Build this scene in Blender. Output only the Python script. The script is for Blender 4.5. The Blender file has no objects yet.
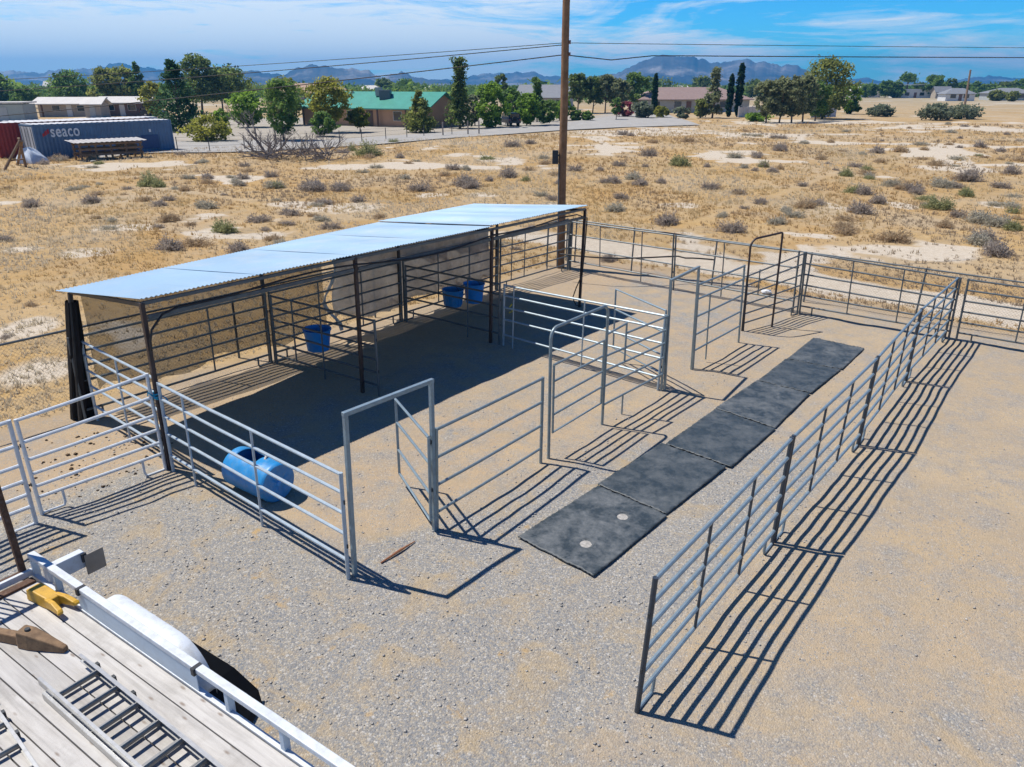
import bpy, math, random
import numpy as np
from mathutils import Vector, Matrix

random.seed(7)
rng = np.random.default_rng(11)
S = bpy.context.scene
COL = S.collection
R_ = math.radians

# ------------------------------------------------------------------ camera model
F_PX, PITCH, ROLL, CAM_H = 735.0, R_(22.2), R_(1.41), 5.46
CX, CY = 512.0, 383.5


def basis(p, r):
    fw = Vector((0, math.cos(p), -math.sin(p)))
    rt = Vector((1, 0, 0))
    up = rt.cross(fw)
    c, s = math.cos(r), math.sin(r)
    return c * rt + s * up, -s * rt + c * up, fw


RT0, UP0, FW0 = basis(PITCH, 0.0)      # level frame (the world)
RT1, UP1, FW1 = basis(PITCH, ROLL)     # frame of the slightly sloping yard
CAM = Vector((0, 0, CAM_H))
M0 = Matrix((RT0, UP0, FW0)).transposed()
M1 = Matrix((RT1, UP1, FW1)).transposed()
CROT = M0 @ M1.transposed()
UPK = CROT @ Vector((0, 0, 1))


def K(x, y, z=0.0):
    """yard coordinates -> world"""
    return CROT @ (Vector((x, y, z)) - CAM) + CAM


P0K = K(0, 13.4, 0)


def kray(px, py):
    return FW1 + ((px - CX) / F_PX) * RT1 - ((py - CY) / F_PX) * UP1


def kg(px, py, z=0.0):
    """pixel -> yard coordinates at height z"""
    d = kray(px, py)
    t = (z - CAM_H) / d.z
    return CAM + d * t


def kproj(p):
    d = p - CAM
    z = d.dot(FW1)
    return CX + F_PX * d.dot(RT1) / z, CY - F_PX * d.dot(UP1) / z, z


def smooth(a, b, x):
    t = np.clip((x - a) / (b - a), 0, 1)
    return t * t * (3 - 2 * t)


# ------------------------------------------------------------------ noise
def _h(ix, iy, seed):
    n = (ix.astype(np.int64) * 374761393 + iy.astype(np.int64) * 668265263 + seed * 974634541) & 0x7fffffff
    n = ((n ^ (n >> 13)) * 1274126177) & 0x7fffffff
    n = n ^ (n >> 16)
    return (n & 0xffff) / 65535.0


def vnoise(x, y, seed=0):
    x = np.asarray(x, float); y = np.asarray(y, float)
    ix = np.floor(x); iy = np.floor(y)
    fx = x - ix; fy = y - iy
    fx = fx * fx * (3 - 2 * fx); fy = fy * fy * (3 - 2 * fy)
    a = _h(ix, iy, seed); b = _h(ix + 1, iy, seed); c = _h(ix, iy + 1, seed); d = _h(ix + 1, iy + 1, seed)
    return (a + (b - a) * fx) * (1 - fy) + (c + (d - c) * fx) * fy


def fbm(x, y, seed=0, o=4):
    s = 0; a = .5; t = 0
    for i in range(o):
        s = s + a * vnoise(x * 2 ** i, y * 2 ** i, seed + i * 17); t += a; a *= .5
    return s / t


# ------------------------------------------------------------------ terrain
def terrain(x, y):
    x = np.asarray(x, float); y = np.asarray(y, float)
    zp = P0K.z - (UPK.x * (x - P0K.x) + UPK.y * (y - P0K.y)) / UPK.z
    d = np.hypot((x - 2) / 1.0, (y - 13) / 1.0)
    w = 1 - smooth(17, 48, d)
    und = (fbm(x / 9, y / 9, 5, 3) - .5) * .28 * smooth(16, 30, d) * (1 - smooth(150, 400, d))
    return zp * w + und


def relief(X, Y):
    """small bumps of the trodden yard, none under the mats"""
    d = np.hypot(X - 2, Y - 12)
    rel = (fbm(X / 1.1, Y / 1.1, 131, 3) - .5) * .05 + (fbm(X / .42, Y / .42, 141, 2) - .5) * .032
    la = .62 * (X - .6) + .785 * (Y - 7.7); lb = .785 * (X - .6) - .62 * (Y - 7.7)
    mm = np.clip(smooth(.65, 1.1, np.abs(lb)) + smooth(5.4, 6.0, np.abs(la - 5.3)), 0, 1)
    return (rel * mm - .012 * (1 - mm)) * (1 - smooth(22, 34, d))


def tz(x, y):
    return float(terrain(np.array([x]), np.array([y]))[0])


def G(px, py):
    """pixel of the level camera -> point on the terrain"""
    d = FW0 + ((px - CX) / F_PX) * RT0 - ((py - CY) / F_PX) * UP0
    z = 0.0
    for _ in range(12):
        t = (z - CAM_H) / d.z
        p = CAM + d * t
        z = tz(p.x, p.y)
    return Vector((p.x, p.y, z))


def ppm(p):
    return F_PX / (p - CAM).dot(FW0)


# ------------------------------------------------------------------ object helpers
def tag(o, label=None, cat=None, group=None, kind=None):
    if label: o['label'] = label
    if cat: o['category'] = cat
    if group: o['group'] = group
    if kind: o['kind'] = kind
    return o


def thing(name, loc, label, cat, group=None):
    o = bpy.data.objects.new(name, None)
    o.empty_display_size = .2
    COL.objects.link(o)
    o.location = loc
    return tag(o, label, cat, group)


class MB:
    def __init__(s):
        s.v = []; s.f = []

    def add(s, vs, fs):
        n = len(s.v)
        s.v += [tuple(v) for v in vs]
        s.f += [tuple(i + n for i in f) for f in fs]
        return s

    def poly(s, pts, r, n=8, caps=True, squash=1.0):
        """tube along a polyline; r one radius or a list"""
        pts = [Vector(p) for p in pts]
        m = len(pts)
        rs = r if isinstance(r, (list, tuple)) else [r] * m
        vs = []; fs = []
        prev = None
        for i, p in enumerate(pts):
            if i == 0: t = pts[1] - p
            elif i == m - 1: t = p - pts[i - 1]
            else: t = (pts[i + 1] - p).normalized() + (p - pts[i - 1]).normalized()
            t.normalize()
            if prev is None:
                a = Vector((0, 0, 1)) if abs(t.z) < .9 else Vector((1, 0, 0))
                u = t.cross(a).normalized()
            else:
                u = (prev - t * prev.dot(t)).normalized()
            prev = u
            w = t.cross(u)
            for k in range(n):
                an = 2 * math.pi * (k + .5) / n
                vs.append(p + (u * math.cos(an) * squash + w * math.sin(an)) * rs[i])
        for i in range(m - 1):
            for k in range(n):
                k2 = (k + 1) % n
                fs.append((i * n + k, i * n + k2, (i + 1) * n + k2, (i + 1) * n + k))
        if caps:
            fs.append(tuple(range(n - 1, -1, -1)))
            fs.append(tuple((m - 1) * n + k for k in range(n)))
        return s.add(vs, fs)

    def bar(s, p, q, w, h, up=Vector((0, 0, 1))):
        """rectangular bar from p to q, w sideways, h along up"""
        p = Vector(p); q = Vector(q)
        t = (q - p).normalized()
        side = t.cross(up)
        if side.length < 1e-4: side = t.cross(Vector((0, 1, 0)))
        side.normalize()
        u = side.cross(t).normalized()
        vs = []
        for c in (p, q):
            for a, b in ((-1, -1), (1, -1), (1, 1), (-1, 1)):
                vs.append(c + side * a * w / 2 + u * b * h / 2)
        return s.add(vs, [(3, 2, 1, 0), (4, 5, 6, 7), (0, 1, 5, 4), (1, 2, 6, 5), (2, 3, 7, 6), (3, 0, 4, 7)])

    def box(s, c, ax, ay, az):
        """box around c with half-axis vectors"""
        c = Vector(c)
        vs = [c + ax * i + ay * j + az * k for k in (-1, 1) for j in (-1, 1) for i in (-1, 1)]
        return s.add(vs, [(0, 2, 3, 1), (4, 5, 7, 6), (0, 1, 5, 4), (2, 6, 7, 3), (0, 4, 6, 2), (1, 3, 7, 5)])

    def grid(s, fn, nu, nv):
        vs = [fn(i / nu, j / nv) for j in range(nv + 1) for i in range(nu + 1)]
        fs = [(j * (nu + 1) + i, j * (nu + 1) + i + 1, (j + 1) * (nu + 1) + i + 1, (j + 1) * (nu + 1) + i)
              for j in range(nv) for i in range(nu)]
        return s.add(vs, fs)

    def lathe(s, o, axis, prof, n=24, ref=None):
        """prof = [(r, h)...] round axis"""
        axis = Vector(axis).normalized(); o = Vector(o)
        a = Vector((0, 0, 1)) if abs(axis.z) < .9 else Vector((1, 0, 0))
        u = axis.cross(a).normalized(); w = axis.cross(u)
        vs = []; fs = []
        for r, h in prof:
            for k in range(n):
                an = 2 * math.pi * k / n
                vs.append(o + axis * h + (u * math.cos(an) + w * math.sin(an)) * r)
        for i in range(len(prof) - 1):
            for k in range(n):
                k2 = (k + 1) % n
                fs.append((i * n + k, i * n + k2, (i + 1) * n + k2, (i + 1) * n + k))
        return s.add(vs, fs)

    def build(s, name, mat, parent=None, smooth_=False, bevel=0.0, solid=0.0):
        me = bpy.data.meshes.new(name)
        off = Vector((0, 0, 0))
        if parent is not None:
            off = world_loc(parent)
        elif s.v:
            a = np.array(s.v)
            off = Vector((float(a[:, 0].mean()), float(a[:, 1].mean()), float(a[:, 2].min())))
        me.from_pydata([tuple(Vector(v) - off) for v in s.v], [], s.f)
        me.update()
        if smooth_:
            me.polygons.foreach_set('use_smooth', [True] * len(me.polygons))
        me.materials.append(mat)
        o = bpy.data.objects.new(name, me)
        COL.objects.link(o)
        if parent is not None:
            o.parent = parent
        else:
            o.location = off
        if smooth_ and smooth_ != 'full':
            try:
                me.set_sharp_from_angle(angle=R_(38))
            except Exception:
                pass
        if solid:
            m = o.modifiers.new('thickness', 'SOLIDIFY'); m.thickness = solid; m.offset = 0
        if bevel:
            m = o.modifiers.new('bevel', 'BEVEL'); m.width = bevel; m.segments = 2; m.limit_method = 'ANGLE'
        return o


def world_loc(o):
    v = Vector((0, 0, 0))
    while o is not None:
        v = v + o.location
        o = o.parent
    return v


def np_mesh(name, V, Fs, mat, tone=None, parent=None, smooth_=False):
    """V (n,3), Fs (m,k) constant k; tone per vertex"""
    me = bpy.data.meshes.new(name)
    n, m, k = len(V), len(Fs), Fs.shape[1]
    me.vertices.add(n); me.loops.add(m * k); me.polygons.add(m)
    me.vertices.foreach_set('co', np.ascontiguousarray(V, dtype=np.float32).ravel())
    me.loops.foreach_set('vertex_index', np.ascontiguousarray(Fs, dtype=np.int32).ravel())
    me.polygons.foreach_set('loop_start', np.arange(0, m * k, k, dtype=np.int32))
    if smooth_:
        me.polygons.foreach_set('use_smooth', np.ones(m, dtype=bool))
    me.update(calc_edges=True)
    if tone is not None:
        a = me.attributes.new('tone', 'FLOAT', 'POINT')
        a.data.foreach_set('value', np.ascontiguousarray(tone, dtype=np.float32))
    if mat is not None:
        me.materials.append(mat)
    o = bpy.data.objects.new(name, me)
    COL.objects.link(o)
    if parent is not None: o.parent = parent
    return o


# ------------------------------------------------------------------ materials
MATS = {}


class NT:
    def __init__(s, mat):
        s.t = mat.node_tree; s.n = s.t.nodes; s.l = s.t.links

    def new(s, ty, **kw):
        nd = s.n.new(ty)
        for k, v in kw.items():
            if k.startswith('i_'):
                nd.inputs[k[2:].replace('_', ' ')].default_value = v
            else:
                setattr(nd, k, v)
        return nd

    def link(s, a, b): s.l.new(a, b)

    def val(s, x):
        return x

    def math(s, op, a, b=None, clamp=False):
        nd = s.n.new('ShaderNodeMath'); nd.operation = op; nd.use_clamp = clamp
        for i, x in enumerate((a, b)):
            if x is None: continue
            if isinstance(x, (int, float)): nd.inputs[i].default_value = x
            else: s.l.new(x, nd.inputs[i])
        return nd.outputs[0]

    def mix(s, f, a, b, bt='MIX'):
        nd = s.n.new('ShaderNodeMix'); nd.data_type = 'RGBA'; nd.blend_type = bt
        for i, x in ((0, f), (6, a), (7, b)):
            if isinstance(x, (int, float)): nd.inputs[i].default_value = x
            elif isinstance(x, (tuple, list)): nd.inputs[i].default_value = tuple(x) + ((1,) if len(x) == 3 else ())
            else: s.l.new(x, nd.inputs[i])
        return nd.outputs[2]

    def ramp(s, f, stops, interp='LINEAR'):
        nd = s.n.new('ShaderNodeValToRGB'); nd.color_ramp.interpolation = interp
        e = nd.color_ramp.elements
        while len(e) < len(stops): e.new(.5)
        for el, (p, c) in zip(e, stops):
            el.position = p
            el.color = (c, c, c, 1) if isinstance(c, (int, float)) else tuple(c) + ((1,) if len(c) == 3 else ())
        s.l.new(f, nd.inputs[0])
        return nd.outputs[0]

    def noise(s, vec, scale, detail=4, rough=.55, dist=0.0):
        nd = s.n.new('ShaderNodeTexNoise')
        nd.inputs['Scale'].default_value = scale; nd.inputs['Detail'].default_value = detail
        nd.inputs['Roughness'].default_value = rough; nd.inputs['Distortion'].default_value = dist
        if vec is not None: s.l.new(vec, nd.inputs['Vector'])
        return nd.outputs[0]

    def maprange(s, f, a, b, c=0., d=1.):
        nd = s.n.new('ShaderNodeMapRange')
        nd.inputs[1].default_value = a; nd.inputs[2].default_value = b
        nd.inputs[3].default_value = c; nd.inputs[4].default_value = d
        s.l.new(f, nd.inputs[0])
        return nd.outputs[0]


def mat(name, col, rough=.6, metal=0.0, var=.12, scale=6.0, dirt=None, dirt_amt=.35, bump=0.0, spec=.5, transl=0.0,
        transp=0.0, objvar=0.0):
    if name in MATS: return MATS[name]
    m = bpy.data.materials.new(name); m.use_nodes = True
    t = NT(m)
    bs = t.n['Principled BSDF']
    tc = t.new('ShaderNodeTexCoord').outputs['Object']
    nz = t.noise(tc, scale, 5, .6)
    lo = tuple(c * (1 - var) for c in col); hi = tuple(min(1, c * (1 + var)) for c in col)
    c = t.ramp(nz, [(.3, lo), (.7, hi)])
    if dirt:
        n2 = t.noise(tc, scale * 2.7, 6, .7)
        c = t.mix(t.maprange(n2, .48, .72, 0, dirt_amt), c, dirt)
    if objvar:
        oi = t.new('ShaderNodeObjectInfo')
        hsv = t.new('ShaderNodeHueSaturation')
        t.link(t.maprange(oi.outputs['Random'], 0, 1, 1 - objvar, 1 + objvar), hsv.inputs['Value'])
        t.link(c, hsv.inputs['Color']); c = hsv.outputs[0]
    t.link(c, bs.inputs['Base Color'])
    bs.inputs['Roughness'].default_value = rough
    bs.inputs['Metallic'].default_value = metal
    bs.inputs['Specular IOR Level'].default_value = spec
    if bump:
        b = t.new('ShaderNodeBump'); b.inputs['Strength'].default_value = bump; b.inputs['Distance'].default_value = .01
        t.link(t.noise(tc, scale * 6, 4), b.inputs['Height']); t.link(b.outputs[0], bs.inputs['Normal'])
    out = t.n['Material Output']
    sh = bs.outputs[0]
    if transl:
        tr = t.new('ShaderNodeBsdfTranslucent'); t.link(c, tr.inputs[0])
        mx = t.new('ShaderNodeMixShader'); mx.inputs[0].default_value = transl
        t.link(sh, mx.inputs[1]); t.link(tr.outputs[0], mx.inputs[2]); sh = mx.outputs[0]
    if transp:
        tp = t.new('ShaderNodeBsdfTransparent')
        mx = t.new('ShaderNodeMixShader'); mx.inputs[0].default_value = transp
        t.link(sh, mx.inputs[1]); t.link(tp.outputs[0], mx.inputs[2]); sh = mx.outputs[0]
    t.link(sh, out.inputs[0])
    MATS[name] = m
    return m


def leafmat(name, dark, light, transl=.58):
    if name in MATS: return MATS[name]
    m = bpy.data.materials.new(name); m.use_nodes = True
    t = NT(m); bs = t.n['Principled BSDF']
    at = t.new('ShaderNodeAttribute'); at.attribute_name = 'tone'
    c = t.ramp(at.outputs['Fac'], [(0, dark), (.55, tuple((a + b) / 2 for a, b in zip(dark, light))), (1, light)])
    t.link(c, bs.inputs['Base Color']); bs.inputs['Roughness'].default_value = .6
    bs.inputs['Specular IOR Level'].default_value = .25
    tr = t.new('ShaderNodeBsdfTranslucent'); t.link(c, tr.inputs[0])
    mx = t.new('ShaderNodeMixShader'); mx.inputs[0].default_value = transl
    t.link(bs.outputs[0], mx.inputs[1]); t.link(tr.outputs[0], mx.inputs[2])
    t.link(mx.outputs[0], t.n['Material Output'].inputs[0])
    MATS[name] = m
    return m


GALV = mat('galvanised_blue', (.25, .33, .38), .42, .35, .15, 9, (.2, .17, .14), .3)
GALV_T = mat('galvanised_teal', (.24, .30, .32), .42, .35, .15, 9, (.2, .17, .13), .35)
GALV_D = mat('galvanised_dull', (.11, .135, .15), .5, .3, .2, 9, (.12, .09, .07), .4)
WHITE_P = mat('white_panel_paint', (.66, .70, .74), .38, .12, .1, 7, (.4, .36, .3), .3)
BLUE_P = mat('pale_blue_panel_paint', (.42, .50, .56), .4, .15, .1, 7, (.35, .33, .3), .3)
DARK_P = mat('dark_post_paint', (.045, .03, .03), .5, .1, .3, 8, (.12, .07, .05), .4)
BLACK_M = mat('black_metal', (.03, .033, .038), .5, .2, .3, 8)
NAVY_P = mat('dark_navy_post', (.05, .065, .085), .45, .3, .2, 9, (.1, .08, .06), .3)
PART_P = mat('partition_paint', (.34, .42, .47), .42, .2, .12, 8, (.3, .28, .25), .3)
PIN = mat('dark_pin', (.05, .055, .06), .5, .4, .2, 20)


# ------------------------------------------------------------------ corral panels
class Post:
    def __init__(s, base, up):
        s.base = base; s.up = up


def pp(b, t):
    """post from its base and top pixels"""
    g = kg(*b)
    h = 1.5
    for _ in range(10):
        q = kproj(g + Vector((0, 0, h))); q2 = kproj(g + Vector((0, 0, h + .01)))
        de = ((q2[0] - q[0]) / .01, (q2[1] - q[1]) / .01)
        e = (q[0] - t[0], q[1] - t[1])
        h -= (e[0] * de[0] + e[1] * de[1]) / (de[0] ** 2 + de[1] ** 2)
    q = kproj(g + Vector((0, 0, h)))
    lat = (t[0] - q[0]) * q[2] / F_PX
    top = g + Vector((0, 0, h)) + Vector((RT1.x, RT1.y, 0)) * lat
    b0 = K(*g)
    return Post(b0, K(*top) - b0)


def pw(x, y, h=1.5, lean=0.006):
    b0 = K(x, y, 0)
    return Post(b0, (UPK + Vector((random.uniform(-lean, lean), random.uniform(-lean, lean), 0))) * h)


def between(A, B, s):
    return Post(A.base.lerp(B.base, s), A.up.lerp(B.up, s))


R6 = [.14, .31, .48, .65, .82, .985]
R6b = [.18, .30, .43, .58, .76, .985]
R5 = [.19, .44, .635, .82, .985]
R4 = [.18, .45, .72, .985]


def panel(name, label, A, B, rails=R6, ups=((.33, None, None), (.66, None, None)), m=GALV, gap=.035, feet=True,
          cat='corral panel', group=None, rr=.0215, rp=.0245, pins=True, post_m=None, ground=-.02, up_m=None):
    L = (B.base - A.base).length
    if gap:
        A, B = between(A, B, gap / L), between(A, B, 1 - gap / L)
        L -= 2 * gap
    root = thing(name, A.base.lerp(B.base, .5), label, cat, group)

    def pt(s, t):
        return A.base.lerp(B.base, s) + A.up.lerp(B.up, s) * t
    post_m = post_m or m
    for s in (0, 1):
        MB().poly([pt(s, ground), pt(s, .5), pt(s, 1.0)], rp, 10).build('post', post_m, root, True)
    for t in rails:
        n = max(3, int(L / .6))
        pts = []
        ph = random.uniform(0, 6)
        for i in range(n + 1):
            s = i / n
            dz = -.006 * math.sin(math.pi * s) * random.uniform(.2, 1.3) + .002 * math.sin(ph + 7 * s)
            pts.append(pt(s, t) + UPK * dz)
        MB().poly(pts, rr, 8).build('rail', m, root, True)
    off = (B.base - A.base).normalized().cross(UPK) * .008
    for s, t0, t1 in ups:
        t0 = rails[0] if t0 is None else t0
        t1 = rails[-1] if t1 is None else t1
        MB().poly([pt(s, t0) + off, pt(s, t1) + off], .016, 8).build('upright', up_m or m, root, True)
    if feet:
        ds = .3 / L
        for s0, s1 in ((0, ds), (1, 1 - ds)):
            lo = .012
            p = [pt(s1, rails[0]), pt(s1, lo + .03), pt(s1 * .93 + s0 * .07, lo), pt(s0 * .9 + s1 * .1, lo), pt(s0, lo + .01)]
            MB().poly(p, .018, 8).build('foot', m, root, True)
    if pins:
        d = (B.base - A.base).normalized()
        for s, sg in ((0, -1), (1, 1)):
            for t in (.33, .74):
                c = pt(s, t)
                MB().bar(c - d * .01, c + d * sg * .035, .016, .05, UPK).build('pin_bracket', PIN, root)
    return root


# the long right-hand fence
FB = [(635.2, 713.6), (772.8, 543.3), (857.8, 445.3), (905.4, 381.9), (944.5, 338.9)]
FT = [(653.7, 579.6), (792.8, 436.3), (878, 356.6), (921.8, 308.3), (958.6, 276.3)]
FP = [pp(b, t) for b, t in zip(FB, FT)]
GR = 'panels of the long right-hand corral fence'
for i, lab in enumerate([
    'blue-grey six-rail corral panel at the near free end of the long right-hand fence',
    'blue-grey six-rail corral panel second from the near free end of the right-hand fence',
    'blue-grey six-rail corral panel third from the near free end of the right-hand fence',
    'blue-grey six-rail corral panel of the right-hand fence that meets the back fence']):
    panel('corral_panel', lab, FP[i], FP[i + 1], R6, group=GR, rr=.0225, rp=.0265, post_m=NAVY_P, up_m=NAVY_P)

# back fence
cor = pp((798, 314), (805, 251)); br = pp((950, 340), (962.6, 277))
GB = 'panels of the back corral fence'
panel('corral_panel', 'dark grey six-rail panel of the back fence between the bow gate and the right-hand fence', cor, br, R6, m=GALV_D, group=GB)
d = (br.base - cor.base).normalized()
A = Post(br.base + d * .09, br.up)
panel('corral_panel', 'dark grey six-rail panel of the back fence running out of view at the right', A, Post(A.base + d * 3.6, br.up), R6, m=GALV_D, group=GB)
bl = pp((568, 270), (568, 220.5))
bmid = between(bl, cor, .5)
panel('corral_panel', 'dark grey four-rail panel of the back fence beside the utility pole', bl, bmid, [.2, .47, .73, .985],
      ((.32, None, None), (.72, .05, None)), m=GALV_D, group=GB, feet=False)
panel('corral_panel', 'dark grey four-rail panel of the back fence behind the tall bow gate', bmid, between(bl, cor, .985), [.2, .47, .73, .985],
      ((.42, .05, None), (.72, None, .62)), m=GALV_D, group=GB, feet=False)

# front line: square walk-through gate, panels and bow gates
def tube_frame(root, pts, m, r=.024, name='frame'):
    return MB().poly(pts, r, 10).build(name, m, root, True)


def leaf(root, A, B, rails, m, rr=.019, ups=(), lo=None):
    """gate leaf between posts A and B (fractions of their height)"""
    def pt(s, t): return A.base.lerp(B.base, s) + A.up.lerp(B.up, s) * t
    lo = rails[0] if lo is None else lo
    st = MB().poly([pt(0, rails[-1]), pt(0, lo), pt(1, lo), pt(1, rails[-1]), pt(0, rails[-1])], .020, 8).build('gate_leaf', m, root, True)
    for t in rails[1:-1]:
        MB().poly([pt(0, t), pt(1, t)], rr, 8).build('rail', m, st, True)
        st.children[-1].parent = st
    for s in ups:
        MB().poly([pt(s, rails[0]), pt(s, rails[-1])], .015, 8).build('upright', m, st, True)
    return st


g1L = pp((355, 576), (345, 413.8)); g1R = pp((434.7, 531), (431, 381))
root = thing('walk_through_gate', g1L.base.lerp(g1R.base, .5), 'tall square-topped silver walk-through gate with its leaf swung open beside the blue barrel pen', 'gate')
for P in (g1L, g1R):
    MB().bar(P.base - UPK * .02, P.base + P.up, .05, .05, (g1R.base - g1L.base).normalized()).build('gate_post', GALV, root, bevel=.004)
t0, t1 = g1L.base + g1L.up, g1R.base + g1R.up
d1 = (t1 - t0).normalized()
MB().bar(t0 - d1 * .03, t1 + d1 * .03, .052, .052, UPK).build('header', GALV, root, bevel=.004)
lf = pp((400, 485), (395.5, 398))
hg = between(g1R, g1L, .05)
hg.up = hg.up.normalized() * lf.up.length * 1.02
leaf(root, hg, lf, [.14, .42, .73, .985], GALV)
for t in (.3, .62):
    c = g1R.base + g1R.up * t
    MB().bar(c - d1 * .05, c + d1 * .035, .03, .05, UPK).build('hinge', PIN, root)

f1e = pp((541.7, 462.5), (544, 376.4))
f1s = pp((435.5, 530.5), (434.5, 428.7))
panel('corral_panel', 'grey four-rail panel between the square-topped gate and the first bow gate', f1s, f1e, R4, (), m=GALV_T, gap=.03,
      feet=False, group='panels of the front gate line')


def bow(root, A, B, rad, m, sharpB=False):
    """round-shouldered gate frame"""
    a0 = A.base; b0 = B.base; at = A.base + A.up; bt = B.base + B.up
    d = (bt - at).normalized()
    pts = [a0 - UPK * .02, at - A.up.normalized() * rad]
    for k in range(1, 6):
        an = k / 6 * math.pi / 2
        pts.append(at - A.up.normalized() * rad * (1 - math.sin(an)) + d * rad * (1 - math.cos(an)))
    rb = .05 if sharpB else rad
    pts.append(at + d * rad)
    for k in range(0, 6):
        an = k / 6 * math.pi / 2
        pts.append(bt - d * rb * (1 - math.sin(an)) - B.up.normalized() * rb * (1 - math.cos(an)))
    pts += [bt - B.up.normalized() * rb, b0 - UPK * .02]
    return MB().poly(pts, .025, 10).build('bow_frame', m, root, True)


bA = pp((548.5, 459), (551, 329)); bB = pp((602, 424.5), (608.5, 304.5)); f2e = pp((661, 391.6), (667.5, 315))
root = thing('bow_gate', bA.base.lerp(bB.base, .5), 'grey round-shouldered bow gate panel standing beside the near rubber mats', 'gate', 'bow gates')
bow(root, bA, bB, .16, GALV_T)
hA = between(bA, bB, .06); hB = between(bA, bB, .955)
leaf(root, hA, hB, [.2, .34, .47, .60, .725], GALV_T)
bs_ = Post(bB.base, bB.up * .72)
def ptf(s, t): return bs_.base.lerp(f2e.base, s) + bs_.up.lerp(f2e.up, s) * t
for t in (.24, .46, .645, .815):
    MB().poly([ptf(0, t), ptf(1, t)], .02, 8).build('rail', GALV_T, root, True)
MB().poly([ptf(.3, .985), ptf(1, .985)], .02, 8).build('rail', GALV_T, root, True)
MB().poly([ptf(0, 1.06), ptf(.3, 1.10)], .02, 8).build('rail', GALV_T, root, True)
MB().poly([ptf(.3, .645), ptf(.3, 1.11)], .018, 8).build('upright', GALV_T, root, True)
MB().poly([f2e.base - UPK * .02, f2e.base + f2e.up], .024, 10).build('post', GALV_T, root, True)
MB().poly([ptf(.31, .24), ptf(.31, .0)], .016, 8).build('foot', GALV_T, root, True)
c = hA.base + hA.up * .6
MB().bar(c, c + (bB.base - bA.base).normalized() * .16, .02, .03, UPK).build('latch', GALV, root)

g3A = pp((664.5, 391), (671, 280)); g3B = pp((691.5, 369.7), (699, 266.5))
root = thing('walk_through_gate', g3A.base.lerp(g3B.base, .5), 'grey square-topped walk-through gate with its leaf swung inward between the two bow gates', 'gate')
for P in (g3A, g3B):
    MB().bar(P.base - UPK * .02, P.base + P.up, .045, .045, (g3B.base - g3A.base).normalized()).build('gate_post', GALV_T, root, bevel=.004)
t0, t1 = g3A.base + g3A.up, g3B.base + g3B.up
d1 = (t1 - t0).normalized()
MB().bar(t0 - d1 * .022, t1 + d1 * .022, .046, .046, UPK).build('header', GALV_T, root, bevel=.004)
lf = pp((612.5, 362), (616, 288))
hg = Post(g3A.base + (lf.base - g3A.base) * .05, g3A.up.normalized() * lf.up.length)
leaf(root, hg, lf, [.2, .43, .72, .985], GALV)

f3s = pp((692.3, 369), (698.2, 283)); f3e = pp((738.8, 342), (745, 264))
panel('corral_panel', 'grey five-rail panel between the square-topped gate and the far dark bow gate', f3s, f3e, [.22, .41, .62, .82, .985],
      ((.25, .03, .82),), m=GALV_T, gap=.02, rr=.022, feet=False, group='panels of the front gate line')

b4A = pp((743, 331), (751, 239)); b4B = pp((771.9, 326.4), (782.8, 231.7))
root = thing('bow_gate', b4A.base.lerp(b4B.base, .5), 'dark tall bow gate panel meeting the back fence corner', 'gate', 'bow gates')
bow(root, b4A, b4B, .2, DARK_P, True)
s4 = pp((742, 331), (747.5, 275)); e4 = pp((797, 314.5), (804.5, 252))
b4s = pp((771.9, 326.4), (779, 264))
for t in R6:
    a = s4.base + s4.up * t; c = e4.base + e4.up * t
    MB().poly([a, a.lerp(c, .5), c], .019, 8).build('rail', GALV_D, root, True)
for P in (e4,):
    MB().poly([P.base - UPK * .02, P.base + P.up], .024, 10).build('post', GALV_D, root, True)
MB().poly([s4.base - UPK * .02, s4.base + s4.up], .024, 10).build('post', BLACK_M, root, True)
fa = e4.base.lerp(s4.base, .12)
MB().poly([fa + e4.up * .14, fa + UPK * .03, e4.base + UPK * .02], .017, 8).build('foot', GALV_D, root, True)

# ------------------------------------------------------------------ shelter
FPOS = [(-5.08, 9.65), (-2.81, 12.75), (-.51, 15.79), (1.74, 18.88)]
RPOS = [(-7.28, 11.2), (-5.01, 14.23), (-2.77, 17.3), (-.52, 20.4)]
ZF, ZR = 2.60, 2.27
_q = kg(70, 293, 2.25)
RTOP = [(_q.x, _q.y)] + RPOS[1:]
shel = thing('shade_shelter', K(-2.8, 15.2, 0), 'long shade shelter with a pale blue corrugated metal roof on dark posts over the pens', 'shelter')
WOODP = DARK_P
for i, (x, y) in enumerate(FPOS):
    top = K(x, y, ZF - .03)
    b = K(x, y, -.03)
    MB().bar(b, top, .06, .06, Vector((.62, .785, 0))).build('post', DARK_P, shel, bevel=.004)
for i, (x, y) in enumerate(RPOS):
    xt, yt = RTOP[i]
    MB().bar(K(x, y, -.03), K(xt, yt, ZR - .02), .06, .06, Vector((.62, .785, 0))).build('post', BLACK_M, shel, bevel=.004)
for i in range(3):
    a, b = FPOS[i], FPOS[i + 1]
    MB().bar(K(a[0] + .03, a[1] + .04, 2.36), K(b[0] - .03, b[1] - .04, 2.36), .045, .06, UPK).build('beam', GALV_D, shel, bevel=.004)
    MB().bar(K(a[0], a[1], ZF - .035), K(b[0], b[1], ZF - .035), .04, .05, UPK).build('beam', GALV_D, shel, bevel=.004)
    a, b = RTOP[i], RTOP[i + 1]
    MB().bar(K(a[0], a[1], ZR + .01), K(b[0], b[1], ZR + .01), .04, .05, UPK).build('beam', GALV_D, shel, bevel=.004)
for i in range(4):
    a, b = FPOS[i], RTOP[i]
    MB().bar(K(a[0], a[1], ZF - .05), K(b[0], b[1], ZR + .0), .04, .06, UPK).build('rafter', BLACK_M, shel, bevel=.004)

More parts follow.
